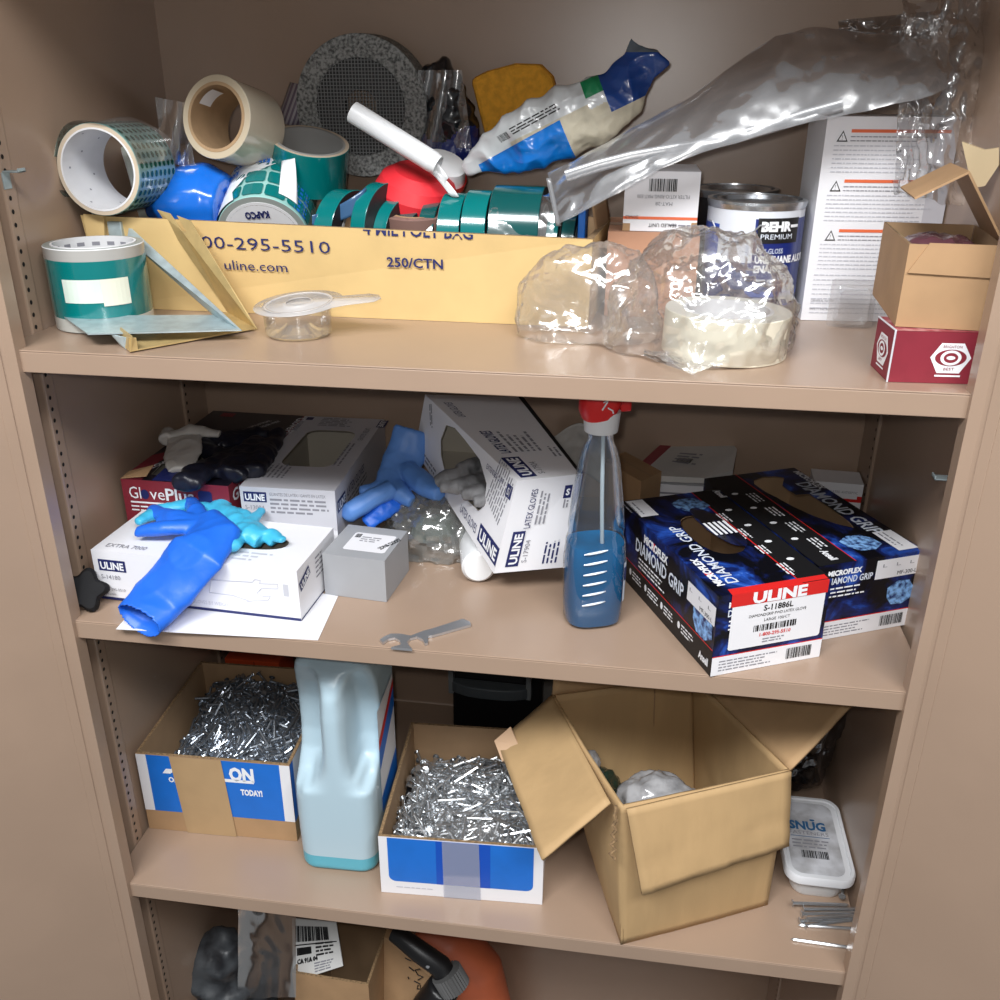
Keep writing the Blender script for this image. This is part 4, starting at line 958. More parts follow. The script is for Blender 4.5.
# clear tub with frosted lid
ctr = V((-.194, .104, .0005)); t = thing('plastic_tub', 'small clear round plastic tub with a frosted tabbed lid, in front of the tape carton', 'tub', ctr); M = Matrix.Translation(ctr)
CUPF = film('clear_styrene', haze=.1, hazecol=(220, 220, 220), gloss=.14, rough=.06)
b = MB(); b.lathe([(0, .0005), (.031, .0005), (.034, .003), (.0355, .03), (.0375, .0315)], CUPF, M, 48); b.lathe([(.012, .012), (.022, .004), (.03, .002)], CUPF, M, 32); b.build('tub_body', t, smooth=40)
FR = film('frosted_plastic', haze=.42, hazecol=(236, 232, 230), gloss=.06, rough=.2)
b = MB(); ML = Matrix.Translation(ctr + V((.002, 0, .033))) @ Matrix.Rotation(-.07, 4, 'Y') @ Matrix.Rotation(.10, 4, 'X')
P = [(.047 * math.cos(a), .044 * math.sin(a)) for a in [k * 2 * math.pi / 40 for k in range(40)] if not (-.45 < (a + math.pi) % (2 * math.pi) - math.pi < .45)]
tab = [(.056, .022), (.07, .024), (.082, .018), (.087, .006), (.082, -.004), (.068, -.008), (.055, -.012)]
P = sorted(P, key=lambda p: math.atan2(p[1], p[0]) % (2 * math.pi)); P = P + tab[::-1]
lf = Face(ML @ V((0, 0, 0)), ML @ V((1, 0, 0)), ML @ V((1, 1, 0)), ML @ V((0, 1, 0)))
b.poly(lf, P, FR); b.lathe([(.036, .0008), (.0335, .001), (.032, -.004), (0, -.004)], FR, ML, 40); b.lathe([(.0125, .0015), (.02, -.003)], FR, ML, 32); b.build('lid', t, smooth=40, solid=.0007)
# white tape roll inside a crumpled clear bag
t, M = roll('masking_tape_roll', 'broad cream-white tape roll lying flat inside the crumpled clear bag', 'tape roll', V((.243, .105, .001)), (0.02, 0, 1), .0605, .042, mat('cream_tape', (226, 220, 200), .4, coat=.2), mat('cream_tape_edge', (220, 216, 204), .5), COREW, .04)
def lobe(u, v, ly, c0, rx0, rx1, ry0, ry1, H, amp=1.0, lean=0.0):
    th = 2 * math.pi * u; ph = v * math.pi / 2
    ca, sa = math.cos(th), math.sin(th); rx = rx1 if ca > 0 else rx0; ry = ry1 if sa > 0 else ry0
    k = max(0, math.cos(ph)) ** .78
    p = c0 + V((rx * ca * k, ry * sa * k, H * math.sin(ph) ** .9)); n = V((ca * math.cos(ph), sa * math.cos(ph), .4 + math.sin(ph))).normalized()
    p.y += lean * p.z
    a = noise.noise(p / .06 + V((ly, 3, 1))); a1 = crinkle(p, .085, 1.3 + ly); c2 = crinkle(p, .027, 4.1 + ly); c3 = crinkle(p, .011, 7 + ly)
    q = p + n * amp * (.012 * a + .014 * a1 + .0055 * c2 + .003 * c3 - .016 - .008 * (ly > 0))
    q.z = max(q.z, .0012 + .003 * abs(c2)); return q
b = MB(); sheet(lambda u, v: lobe(u, v, 0, V((.222, .122, 0)), .10, .096, .085, .08, .116), 170, 60, CRINKLE, b); sheet(lambda u, v: lobe(u, v, 2, V((.118, .138, 0)), .098, .075, .048, .032, .10, .85, .06), 110, 40, CRINKLE, b)
sheet(lambda u, v: V((.165 + .11 * u, .07 - .075 * v * (1 - abs(2 * u - .8)), .004)) + V((0, .004 * crinkle((u * .1, v * .1, 0), .03, 2), .005 * abs(crinkle((u * .1, v * .08, 0), .025, 6)))), 30, 20, CRINKLE, b)
o = b.build('clear_bag', None, smooth=50); tag(recentre(o), 'crumpled clear plastic bag holding the cream tape roll, front of top shelf', 'plastic bag')
# paint cans
def can(ctr, name, lab, labelled):
    t = thing(name, lab, 'paint can', ctr); M = Matrix.Translation(ctr); R, H = .0522, .128
    TIN = mat('tinned_steel', (196, 200, 204), .25, metal=.9)
    b = MB(); b.lathe([(0, .001), (R - .002, .001), (R, .003), (R, H - .006)], mat('can_white', (214, 218, 226), .3) if labelled else mat('can_dark', (46, 44, 46), .35), M, 64); b.build('can_body', t, smooth=40)
    b = MB(); b.lathe([(R + .0004, H - .008), (R + .0016, H - .003), (R + .0016, H), (R - .004, H + .0005), (R - .0045, H - .004), (R - .007, H - .004)], TIN, M, 64); b.build('rim', t, smooth=40)
    b = MB(); b.lathe([(R - .007, H - .004), (R - .009, H - .0005), (R - .013, H - .0005), (R - .015, H - .005), (0, H - .005)], TIN, M, 64); b.build('lid', t, smooth=40)
    return t, M, R, H
t, M, R, H = can(V((.279, .279, .0005)), 'paint_can', 'quart paint can with a dark blue and white label, behind the crumpled bag', True)
f = CylFace(M, R, math.radians(-180), 3.6, H); dg = R * math.radians(1); x_ = lambda a: (a + 180) * dg
b = MB(); DB = mat('label_dark_blue', (22, 40, 112), .3, coat=.3); MBL = mat('label_blue', (44, 76, 170), .3, coat=.3)
b.rect(f, x_(-180), .008, x_(10), .066, DB, .0004, 40); b.rect(f, x_(-95), .06, x_(10), .112, DB, .0005, 24); b.rect(f, x_(-180), .066, x_(-140), .104, MBL, .0005, 8)
b.rect(f, x_(-100), .03, x_(-15), .036, MBL, .0007, 20); b.rect(f, x_(-100), .018, x_(-15), .021, MBL, .0007, 20)
b.poly(f, [(x_(-138), .066), (x_(-100), .066), (x_(-100), .088), (x_(-112), .098), (x_(-130), .088)], mat('label_pale', (196, 204, 220), .35), .0007)
b.rect(f, x_(-92), .087, x_(-38), .113, BLACK, .0009, 12)
b.text(f, 'BEHR', x_(-88), .1, .0095, WHITEINK, wid=.034, bold=.06, off=.0016); b.rect(f, x_(-52), .103, x_(-40), .106, WHITEINK, .0016, 3); b.text(f, 'PREMIUM', x_(-88), .0915, .0055, SILVER, wid=.036, off=.0016)
b.text(f, 'SEMI-GLOSS', x_(-92), .0765, .0055, SILVER, wid=.03, off=.0012); b.text(f, 'URETHANE ALKYD', x_(-92), .0665, .0075, WHITEINK, wid=.072, bold=.05, off=.0012); b.text(f, 'ENAMEL', x_(-92), .0565, .0075, WHITEINK, wid=.033, bold=.05, off=.0012)
b.para(f, x_(-90), .047, .05, 2, .005, .0022, LIGHTINK, off=.0012); b.para(f, x_(-90), .027, .04, 2, .005, .002, LIGHTINK, off=.0012)
b.build('label', part(t, 'can_body')); b = MB(); b.tube([M @ V(((R + .003) * math.cos(math.radians(a)), (R + .003) * math.sin(math.radians(a)), H - .022 - .02 * math.sin(math.radians((a + 150) * 3)) * (1 if -150 < a < -90 else 0))) for a in range(-160, -80, 5)], .0009, STEEL, 6); b.build('wire_handle', t)
can(V((.262, .3855, .0005)), 'paint_can', 'dark paint can at the back wall, behind the labelled paint can', False)
# clear blister
ctr = V((.392, .2, .0005)); t = thing('blister_pack', 'empty clear plastic blister leaning on the tall white carton', 'blister pack', ctr)
b = MB(); bx = V((.386, .236, 0)); 
for x0, x1 in ((-.018, .018),):
    b.loft([[bx + V((a, -.004 - .012 * k, z)) for a, z in rr(x0 * (1 - .12 * k), .002 + .004 * k, x1 * (1 - .12 * k), .046 - .004 * k, .006)] for k in (0, 1)], CLEAR, False, True)
b.build('blister_dome', t, smooth=40); b = MB(); b.loft([[bx + V((a, -.003 + q, z)) for a, z in rr(-.024, .0, .024, .052, .004)] for q in (0, .0006)], CLEAR); b.build('backing_sheet', t)

# ================================================================ gloves and bottles on the second shelf
BT = -.2458                                     # top of the S-14180 box
NIT = mat('blue_nitrile', (34, 106, 220), .42, spec=.5, var=.08, vscale=25, bump=.35, bscale=60, stretch=(1, .35, 1))
NITL = mat('light_blue_nitrile', (66, 178, 216), .42, var=.12, vscale=40)
NITP = mat('pale_blue_nitrile', (98, 148, 222), .45, var=.12, vscale=30)
NITW = mat('white_latex', (196, 192, 186), .5, var=.06, vscale=40)
NITK = mat('black_nitrile', (26, 28, 42), .4, var=.3, vscale=40)
NITG = mat('grey_coated_knit', (128, 128, 130), .6, var=.45, vscale=60)
g = MB(); up = (0, -.5, .86)
g.tube([PY(118, 648, -.035), PY(139, 620, -.013), PY(160, 597, .016), PY(181, 573, .033), PZ(199, 553, BT + .010), PZ(213, 537, BT + .016), PZ(203, 522, BT + .016)],
       [(.029, .017), (.029, .016), (.033, .014), (.037, .012), (.037, .0115), (.031, .013), (.022, .011)], NIT, 20, up=up)
kn = PZ(205, 527, BT + .016)
for tip, r, mid in (((151, 510), .0095, (172, 517)), ((137, 531), .0085, (165, 528)), ((190, 500), .0105, (196, 512)), ((160, 519), .009, (180, 522)), ((228, 527), .010, (220, 531))):
    m_ = PZ(*mid, BT + .018); e = PZ(*tip, BT + .013); g.tube([kn, kn.lerp(m_, .5), m_, e], [(.013, .009), (r * 1.2, r * .9), (r, r * .8), (r * .7, r * .55)], NIT, 12, up=up)
p0 = PY(140, 621, -.013); nn = V((-.32, -.90, -.12)).normalized()
o = sculpt('rubber_glove', g, voxel=.0021, smooth=5, amp=.0024, nscale=.05, cut=(p0, nn), thick=.0016, ridged=True, seed=2.2); tag(recentre(o), 'bright blue rubber glove draped over the front of the S-14180 box', 'glove')
g = MB(); h0 = PZ(272, 541, BT - .002)
for pts, r in (([(262, 540), (250, 533), (238, 527)], .013), ([(275, 541), (262, 532), (250, 524), (262, 510)], .008), ([(245, 535), (236, 520), (222, 506), (205, 491)], .010), ([(240, 528), (228, 512), (214, 500)], .010), ([(225, 515), (190, 505), (160, 511), (137, 522)], .0095), ([(260, 538), (270, 534), (284, 540)], .008), ([(240, 533), (232, 545), (222, 549)], .009), ([(250, 528), (243, 516), (238, 510)], .009)):
    q = [PZ(u, v, BT + (.012 if i else .006)) for i, (u, v) in enumerate(pts)]; g.tube(q, [(r * 1.1, r * .8)] * (len(q) - 1) + [(r * .6, r * .4)], NITL, 12, up=(0, 0, 1))
o = sculpt('rubber_glove', g, voxel=.0017, smooth=5, amp=.0016, nscale=.022, ridged=True, seed=5); tag(recentre(o), 'light turquoise rubber glove bunched in the slot of the S-14180 box', 'glove')
# GlovePlus gloves
G_ = GPT
def flat_glove(pts, z0, dz): 
    return [PZ(u, v, z0 + d) for (u, v), d in zip(pts, dz)]
b = MB(); A = [PZ(u, v, G_ + .012) for u, v in ((163, 432), (176, 425), (214, 433), (221, 436), (212, 444), (203, 441), (214, 456), (189, 473), (170, 468))]
g = MB(); g.tube([PZ(180, 470, G_ + .008), PZ(183, 455, G_ + .014), PZ(185, 438, G_ + .022)], [(.016, .004), (.024, .006), (.022, .005)], NITW, 14, up=(0, -.4, .9))
g.tube([PZ(172, 435, G_ + .024), PZ(190, 430, G_ + .026), PZ(220, 434, G_ + .022)], [(.008, .005), (.011, .006), (.007, .004)], NITW, 12, up=(0, -.2, 1)); g.tube([PZ(168, 432, G_ + .02), PZ(166, 440, G_ + .02)], .009, NITW, 10)
o = sculpt('rubber_glove', g, voxel=.0018, smooth=3, amp=.0016, nscale=.03, ridged=True); tag(recentre(o), 'off-white rubber glove lying on the black gloves, far left', 'glove')
g = MB()
for pts, w_ in (([(185, 482), (210, 470), (235, 452)], .020), ([(225, 475), (245, 455), (262, 440)], .024), ([(215, 445), (240, 437), (270, 432)], .018), ([(250, 472), (262, 455), (280, 432)], .016), ([(182, 484), (193, 474), (215, 462)], .012), ([(200, 440), (212, 452), (230, 462)], .012)):
    g.tube([PZ(u, v, G_ + .008) for u, v in pts], [(w_, .010)] * 2 + [(w_ * .6, .006)], NITK, 14, up=(0, 0, 1))
o = sculpt('rubber_glove', g, voxel=.0024, smooth=4, amp=.0036, nscale=.03, ridged=True, seed=9); tag(recentre(o), 'black rubber gloves bulging from the maroon glove box', 'glove')
# grey knit gloves in the tipped box
g = MB(); fl_ = lambda u, v, y: PY(u, v, y)
for pts, r in (([(480, 470, .235), (463, 474, .20), (446, 478, .188), (436, 482, .186)], .010), ([(490, 478, .225), (472, 482, .192), (456, 487, .178), (441, 487, .18)], .0095), ([(495, 486, .21), (480, 492, .176), (462, 494, .172)], .0105), ([(497, 492, .2), (488, 500, .166), (474, 502, .162)], .009), ([(487, 462, .24), (470, 466, .21), (458, 469, .2)], .009)):
    q = [PY(*t_) for t_ in pts]; g.tube(q, [r] * (len(q) - 1) + [r * .7], NITG, 12)
g.tube([PY(500, 478, .24), PY(480, 482, .21)], .02, NITG, 14)
o = sculpt('work_glove', g, voxel=.0017, smooth=3, amp=.0008, nscale=.012, ridged=True); tag(recentre(o), 'grey knit glove fingers hanging from the S-17904 box window', 'glove')
# pale blue gloves behind the grey card box
g = MB(); g.tube([PY(412, 430, .30), PY(405, 455, .285), PY(396, 478, .26), PY(388, 492, .235)], [(.022, .008), (.026, .01), (.024, .01), (.02, .009)], NITP, 16, up=(.2, -1, .2))
for pts, r in (([(392, 488, .235), (370, 500, .215), (350, 512, .20), (345, 517, .198)], .0115), ([(388, 480, .25), (372, 490, .235), (360, 491, .23)], .008), ([(408, 470, .27), (425, 485, .24), (440, 494, .225)], .014), ([(396, 486, .25), (402, 495, .235), (412, 502, .228)], .011)):
    q = [PY(*t_) for t_ in pts]; g.tube(q, [r] * (len(q) - 1) + [r * .7], NITP, 12)
o = sculpt('rubber_glove', g, voxel=.0020, smooth=4, amp=.0022, nscale=.04, ridged=True, seed=1); tag(recentre(o), 'pale blue rubber glove hanging between the grey-white box and tipped box', 'glove')
g = MB(); q = [PY(398, 500, .235), PY(378, 512, .215), PY(366, 524, .205)]; g.tube(q, [(.012, .006), (.014, .006), (.010, .004)], NIT, 12, up=(0, -1, .5)); o = sculpt('rubber_glove', g, voxel=.0024, smooth=3, amp=.002, nscale=.02, ridged=True); tag(recentre(o), 'darker blue glove tip under the pale blue glove, behind grey card box', 'glove')
# clear bag slumped behind the grey card box
def slump(u, v):
    th = 2 * math.pi * u; ph = v * math.pi / 2; p = V((-.085, .245, Z2)) + V((.068 * math.cos(th) * math.cos(ph) ** .7, .05 * math.sin(th) * math.cos(ph) ** .7, .075 * math.sin(ph)))
    n = V((math.cos(th) * math.cos(ph), math.sin(th) * math.cos(ph), math.sin(ph))); p += n * (.010 * crinkle(p, .035, 6) + .004 * crinkle(p, .014, 2) - .006); p.z = max(p.z, Z2 + .001); return p
b = MB(); sheet(slump, 80, 30, film('grey_green_film', tint=(.82, .84, .83), haze=.3, hazecol=(158, 160, 158), gloss=.12, rough=.14), b); o = b.build('clear_bag', None, smooth=25); tag(recentre(o), 'grey-green clear bag slumped behind the small grey card box', 'plastic bag')
g = MB(); g.tube([V((-.11, .25, Z2 + .02)), V((-.06, .245, Z2 + .028))], .016, NITG, 12); o = sculpt('rag', g, voxel=.003, smooth=2, amp=.005, nscale=.02, ridged=True, mats=[mat('grey_green_cloth', (120, 136, 128), .8)]); tag(recentre(o), 'grey-green rag inside the slumped clear bag', 'rag')
# white bottle under the tipped box
ctr = V((-.012, .158, Z2 + .0218)); t = thing('plastic_bottle', 'white plastic bottle lying under the tipped S-17904 box', 'bottle', ctr - V((0, 0, .0215))); M = axisM(ctr + V((-.0, -.006, 0)), (-.22, .97, 0))
b = MB(); b.lathe([(0, 0), (.017, 0), (.0205, .004), (.021, .012), (.021, .085), (.016, .1), (.010, .104)], WPLASTIC, M, 36); b.build('bottle_body', t, smooth=40)
b = MB(); b.lathe([(.0105, .104), (.0105, .12), (0, .12)], WPLASTIC, M, 24); b.build('cap', t, smooth=40)
# crumpled paper behind the spray bottle
b = MB(); sheet(lambda u, v: PY(553 + 50 * u, 425 + 14 * (1 - math.sin(3 * u)) + 50 * v, .395 + .02 * v) + V((0, .012 * crinkle((u * .06, v * .06, 0), .03, 2), 0)), 16, 16, mat('dull_white_paper', (186, 184, 180), .8), b); o = b.build('crumpled_paper', None, smooth=180, solid=.001); tag(recentre(o), 'crumpled dull white paper between tipped box and spray bottle, at back', 'paper')
# paper packet lying on the low white box
PK = mat('greyish_paper', (206, 204, 200), .7, var=.06); zt = Z2 + .072
b = MB(); P = [(648, 466), (672, 444), (732, 443), (737, 449), (733, 470), (706, 478), (662, 476)]
q = [PZ(u, v, zt + .012 + (.006 if i in (2, 3) else 0)) for i, (u, v) in enumerate(P)]; b.loft([[x + V((0, 0, -.008)) for x in q], q], PK); fc = Face(q[0], q[5], q[2], q[1])
t = thing('paper_packet', 'crumpled grey-white paper packet with red edge on the low white box', 'packet', sum(q, V((0, 0, 0))) / 7 - V((0, 0, .012))); pk_ = b.build('packet_body', t)
b = MB(); b.para(fc, fc.W * .3, fc.H * .55, fc.W * .4, 4, fc.H * .1, fc.H * .045, GREYINK, off=.0016); b.barcode(fc, fc.W * .35, fc.H * .28, fc.W * .25, fc.H * .14, off=.0016); b.build('packet_print', pk_)
b = MB(); e = [PZ(637, 466, zt + .013), PZ(648, 467, zt + .013), PZ(673, 444, zt + .013), PZ(660, 445, zt + .013)]; b.quad(e, mat('faded_red', (150, 62, 70), .6)); b.build('red_edge', t, solid=.002)
# black knob by the left post
ctr = V((-.447, .03, Z2 + .0005)); t = thing('knob', 'black star-shaped plastic knob lying by the left post, second shelf', 'knob', ctr); M = axisM(ctr + V((0, 0, .021)), (.35, -.75, .5))
P = [((.0225 + .004 * math.cos(5 * a)) * math.cos(a), (.0225 + .004 * math.cos(5 * a)) * math.sin(a)) for a in [k * 2 * math.pi / 50 for k in range(50)]]
b = MB(); b.loft([[M @ V((x * s, y * s, z)) for x, y in P] for s, z in ((.85, -.008), (1, -.005), (1, .005), (.85, .009), (.4, .010))], mat('dull_black_rubber', (24, 24, 26), .75, spec=.25)); b.build('grip', t, smooth=40)
b = MB(); b.lathe([(.010, -.008), (.010, -.018), (0, -.018)], BLACKPL, M, 20); b.build('boss', t, smooth=40)
# open-ended pressed steel wrench on the edge
zt = Z2 + .0004; S_ = lambda u, v: PZ(u, v, zt)
P = [(380, 642), (384, 639), (391, 636), (400, 636), (411, 638), (416, 636), (424, 633), (432, 631), (463, 621), (470, 624), (471, 627), (432, 638), (428, 638), (428, 645), (425, 646), (423, 642), (417, 639), (410, 641), (407, 645), (410, 649), (412, 652), (390, 652.5), (391, 650), (401, 647), (400, 643), (395, 640), (389, 641), (383, 645)]
b = MB(); q = [S_(u, v) for u, v in P]; q = [V((x.x, max(x.y, -.004), x.z)) for x in q]
fw = Face(V((0, 0, zt)), V((1, 0, zt)), V((1, 1, zt)), V((0, 1, zt))); lp = [(x.x, x.y) for x in q]
b.poly(fw, lp, STEEL, .0032); b.poly(fw, lp, STEEL, .0002); n = len(lp)
for i in range(n): b.quad([fw.pt(*lp[i], .0002), fw.pt(*lp[(i + 1) % n], .0002), fw.pt(*lp[(i + 1) % n], .0032), fw.pt(*lp[i], .0032)], STEEL)
o = b.build('wrench', None, weld=True); tag(recentre(o), 'small flat steel spanner lying at the front edge of the second shelf', 'wrench')
# spray bottle
ctr = V((.127, .094, Z2 + .0005)); t = thing('spray_bottle', 'clear spray bottle part filled with blue cleaner, red and white nozzle', 'spray bottle', ctr); yaw = Matrix.Rotation(.35, 4, 'Z'); M = Matrix.Translation(ctr) @ yaw
def se(a, b_, z, cx=0.0, n=40, e=.62): return [V((cx + x, y, z)) for x, y in oval(0, 0, a, b_, n, e)]
PRO = [(.000, .026, .022), (.003, .031, .026), (.03, .033, .027), (.075, .0335, .027), (.10, .0315, .0255), (.108, .029, .024), (.115, .030, .0245), (.15, .0265, .022), (.185, .022, .0195), (.203, .0185, .017), (.212, .0135, .0135), (.222, .0125, .0125)]
BOT = film('clear_bottle', tint=(.96, .97, .98), haze=.02, hazecol=(200, 205, 210), gloss=.07, rough=.06)
b = MB(); b.loft([se(a, d_, z, e=.7) for z, a, d_ in PRO], BOT, True, False, M=M); sh_ = b.build('bottle_shell', t, smooth=60)
LIQ = bpy.data.materials.new('blue_cleaner'); LIQ.use_nodes = True; bs = LIQ.node_tree.nodes['Principled BSDF']; bs.inputs['Base Color'].default_value = (*s2l((0, 112, 170)), 1); bs.inputs['Roughness'].default_value = .08; bs.inputs['Transmission Weight'].default_value = .15; bs.inputs['IOR'].default_value = 1.2
b = MB(); b.loft([se(a - .0012, d_ - .0012, z, e=.7) for z, a, d_ in [(.0012, .026, .022)] + PRO[1:4] + [(.098, .0318, .0258)]], LIQ, True, True, M=M); b.build('blue_cleaner', t, smooth=60)
b = MB(); b.tube([M @ V((.002, -.002, .22)), M @ V((.003, -.006, .15)), M @ V((.005, -.008, .098))], .0022, mat('dip_tube', (190, 206, 214), .3), 10); b.build('dip_tube', t, smooth=60)
RIB = mat('embossed_rib', (226, 238, 248), .1, coat=1.0)
for k in range(6):
    z = .034 + k * .0125; b = MB(); b.tube([M @ V((x, -.0268 + 9 * (x + .006) ** 2 * .6, z + (x + .006) * .12)) for x in (-.020, -.014, -.007, .0, .006)], [.0006, .0013, .0014, .0013, .0006], RIB, 8); b.build('rib', sh_, smooth=60)
def bottle_face(a0, a1, z0, z1, m, off):
    mb = MB(); n = 14; fr_ = lambda a, z: M @ V((math.copysign(abs(math.cos(a)) ** .7, math.cos(a)) * (.0333 + off), math.copysign(abs(math.sin(a)) ** .7, math.sin(a)) * (.027 + off), z))
    for i in range(n): mb.quad([fr_(a0 + (a1 - a0) * i / n, z0), fr_(a0 + (a1 - a0) * (i + 1) / n, z0), fr_(a0 + (a1 - a0) * (i + 1) / n, z1), fr_(a0 + (a1 - a0) * i / n, z1)], m)
    return mb, fr_
b, fr_ = bottle_face(-.75, .35, .030, .078, mat('bottle_label', (198, 208, 222), .35), .0006); b2, _ = bottle_face(-.75, .35, .056, .072, NAVY, .001)
b.v += b2.v; o_ = len(b.v) - len(b2.v); i_ = b.mi(NAVY); b.f += [tuple(k + o_ for k in fc_) for fc_ in b2.f]; b.m += [i_] * len(b2.f); b.build('label', sh_)
RDP = mat('red_nozzle', (214, 34, 34), .3)
b = MB(); b.lathe([(.0145, .2235), (.0175, .225), (.0195, .245), (.0195, .247), (0, .247)], WPLASTIC, M, 36); b.build('collar', t, smooth=40)
b = MB(); rg = []
for z, a, d_, cx in ((.238, .0165, .0195, -.004), (.246, .0205, .021, -.003), (.256, .0215, .021, -.002), (.266, .021, .0205, -.001), (.275, .0195, .019, 0), (.281, .015, .015, .002)): rg.append(se(a, d_, z - (0), cx, e=.8))
for r_ in rg[:2]:
    for v_ in r_: v_.z += .16 * (v_.x) + .004
b.loft(rg, RDP, True, True, M=M); head = b.build('spray_head', t, smooth=60)
b = MB(); b.box(.018, .030, -.006, .006, .245, .272, RDP, M); b.build('trigger', head, bevel=.002)
b = MB(); 
for pts in ([(-.007, .254), (-.002, .262), (-.001, .27)], [(-.006, .262), (.003, .266)], [(-.001, .256), (.004, .253), (.005, .25)]): b.tube([M @ V((x, -.0215 - .0002, z)) for x, z in pts], .0008, WHITEINK, 6)
b.build('emblem', head)

# ================================================================ third shelf
# ---- nails: one mesh, many objects
def nail_mesh(nm, L, r):
    b = MB(); b.lathe([(0, 0), (r * .9, .0012 + r), (r, .004), (r, L - .001)], STEEL, None, 7); b.lathe([(r, L - .001), (r * 2.2, L - .0009), (r * 2.2, L), (0, L + .0002)], STEEL, None, 8)
    me = bpy.data.meshes.new(nm); me.from_pydata(b.v, [], b.f); me.materials.append(b.mats[0]); me.polygons.foreach_set('use_smooth', [True] * len(me.polygons)); me.set_sharp_from_angle(angle=math.radians(45)); return me
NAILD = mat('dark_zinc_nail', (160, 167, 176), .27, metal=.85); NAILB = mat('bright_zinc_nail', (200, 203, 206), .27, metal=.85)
def heap(c, H, L, r, m, n_top, n_fill, label, group, seed, slope, nm):
    R = random.Random(seed); me = nail_mesh(nm, L, r); me.materials[0] = m
    fx = (c['RFB'] - c['LFB']); fy = (c['LBB'] - c['LFB']); W_, D_ = fx.length, fy.length; ex, ey = fx / W_, fy / D_
    mx, my = .012, .012
    def ht(a, b_): return H(a / W_, b_ / D_)
    def place(top):
        while True:
            a, b_ = R.uniform(mx, W_ - mx), R.uniform(my, D_ - my); an = R.uniform(0, 2 * math.pi); pt = R.gauss(.0, .28); l2 = L * math.cos(pt)
            e = (a + l2 * math.cos(an), b_ + l2 * math.sin(an))
            if mx * .6 < e[0] < W_ - mx * .6 and mx * .6 < e[1] < D_ - mx * .6: break
        z0, z1 = ht(a, b_), ht(*e); lift = R.uniform(.0, .006) if top else R.uniform(-.012, .0015)
        sl = math.atan2(z1 - z0, l2); pt = sl + pt * .8
        zb = (z0 + z1) / 2 + lift - L / 2 * math.sin(pt)
        zb = max(zb, .004, .004 - L * math.sin(pt))
        p = c['LFB'] + ex * a + ey * b_ + V((0, 0, zb))
        d = ex * math.cos(an) * math.cos(pt) + ey * math.sin(an) * math.cos(pt) + V((0, 0, math.sin(pt)))
        return axisM(p, d)
    for k in range(n_top):
        o = bpy.data.objects.new('nail', me); COL.objects.link(o); o.matrix_world = place(True); tag(o, label, 'nail', group)
    b = MB(); base = [v.co.copy() for v in me.vertices]; fcs = [tuple(p.vertices) for p in me.polygons]
    for k in range(n_fill): b.add(base, fcs, m, place(False))
    # solid core of the heap, so no gap shows the bottom
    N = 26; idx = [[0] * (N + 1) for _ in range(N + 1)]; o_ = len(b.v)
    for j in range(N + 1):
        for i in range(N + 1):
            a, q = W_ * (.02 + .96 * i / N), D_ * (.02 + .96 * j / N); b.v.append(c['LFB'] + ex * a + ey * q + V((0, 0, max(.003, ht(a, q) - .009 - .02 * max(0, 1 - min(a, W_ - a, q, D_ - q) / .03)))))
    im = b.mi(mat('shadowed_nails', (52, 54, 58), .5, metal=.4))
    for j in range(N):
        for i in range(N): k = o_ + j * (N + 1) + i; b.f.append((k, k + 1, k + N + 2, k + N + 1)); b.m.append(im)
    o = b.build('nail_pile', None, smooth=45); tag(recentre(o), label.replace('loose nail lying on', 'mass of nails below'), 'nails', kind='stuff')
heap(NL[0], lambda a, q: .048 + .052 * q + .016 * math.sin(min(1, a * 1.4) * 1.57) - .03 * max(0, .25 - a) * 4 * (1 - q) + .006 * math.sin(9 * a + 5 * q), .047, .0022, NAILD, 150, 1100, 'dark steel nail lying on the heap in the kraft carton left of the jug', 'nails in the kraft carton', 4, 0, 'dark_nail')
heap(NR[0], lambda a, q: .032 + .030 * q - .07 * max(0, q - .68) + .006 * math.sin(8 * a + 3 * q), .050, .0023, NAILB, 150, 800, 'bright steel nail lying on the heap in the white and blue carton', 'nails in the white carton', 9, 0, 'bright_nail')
b = MB(); cc = NR[0]; sheet(lambda u, v: cc['LFB'] + V((.06 + .09 * u, .02 + .06 * v, .05 + .012 * v)) + V((0, 0, .006 * crinkle((u * .1, v * .07, 0), .03, 2) + .008)), 30, 20, CRINKLE, b); b.build
o = b.build('clear_bag', None, smooth=25); tag(recentre(o), 'small clear zip bag lying on the bright nails', 'plastic bag')
# loose big nails by the tub
me = nail_mesh('big_nail', .071, .0021); me.materials[0] = NAILB
LN = [((792, 903), (853, 905), 'topmost of the big loose nails below the white tub', .012), ((803, 909), (858, 909), 'big loose nail second below the white tub', .007), ((801, 914), (858, 912.5), 'big loose nail third below the white tub', .004), ((806, 919), (858, 915), 'big loose nail fourth below the white tub, near the middle', .010), ((799, 921), (857, 919), 'big loose nail with its head furthest left in the lower bunch', .004), ((804, 926), (857, 919.5), 'lowest bunched big nail, slanting up to the right', .0025), ((857, 929), (804, 925.5), 'single big nail just below the bunch, pointing left', .0022), ((852, 948), (804, 941), 'separate big nail nearest the front edge, pointing left', .0022)]
for a, e, lb, z in LN:
    p, q = PZ(*a, Z3 + z), PZ(*e, Z3 + z); d = (p - q); tip = p - d.normalized() * .071; o = bpy.data.objects.new('nail', me); COL.objects.link(o); o.matrix_world = axisM(tip, d); tag(o, lb, 'nail', 'big loose nails by the tub')
o = bpy.data.objects.new('nail', me); COL.objects.link(o); p = PZ(842, 899, Z3 + .016); o.matrix_world = axisM(p + V((.02, .074, -.006)), (-.26, -.95, .06)); tag(o, 'big loose nail pointing head-on beside the tub\'s corner', 'nail', 'big loose nails by the tub')
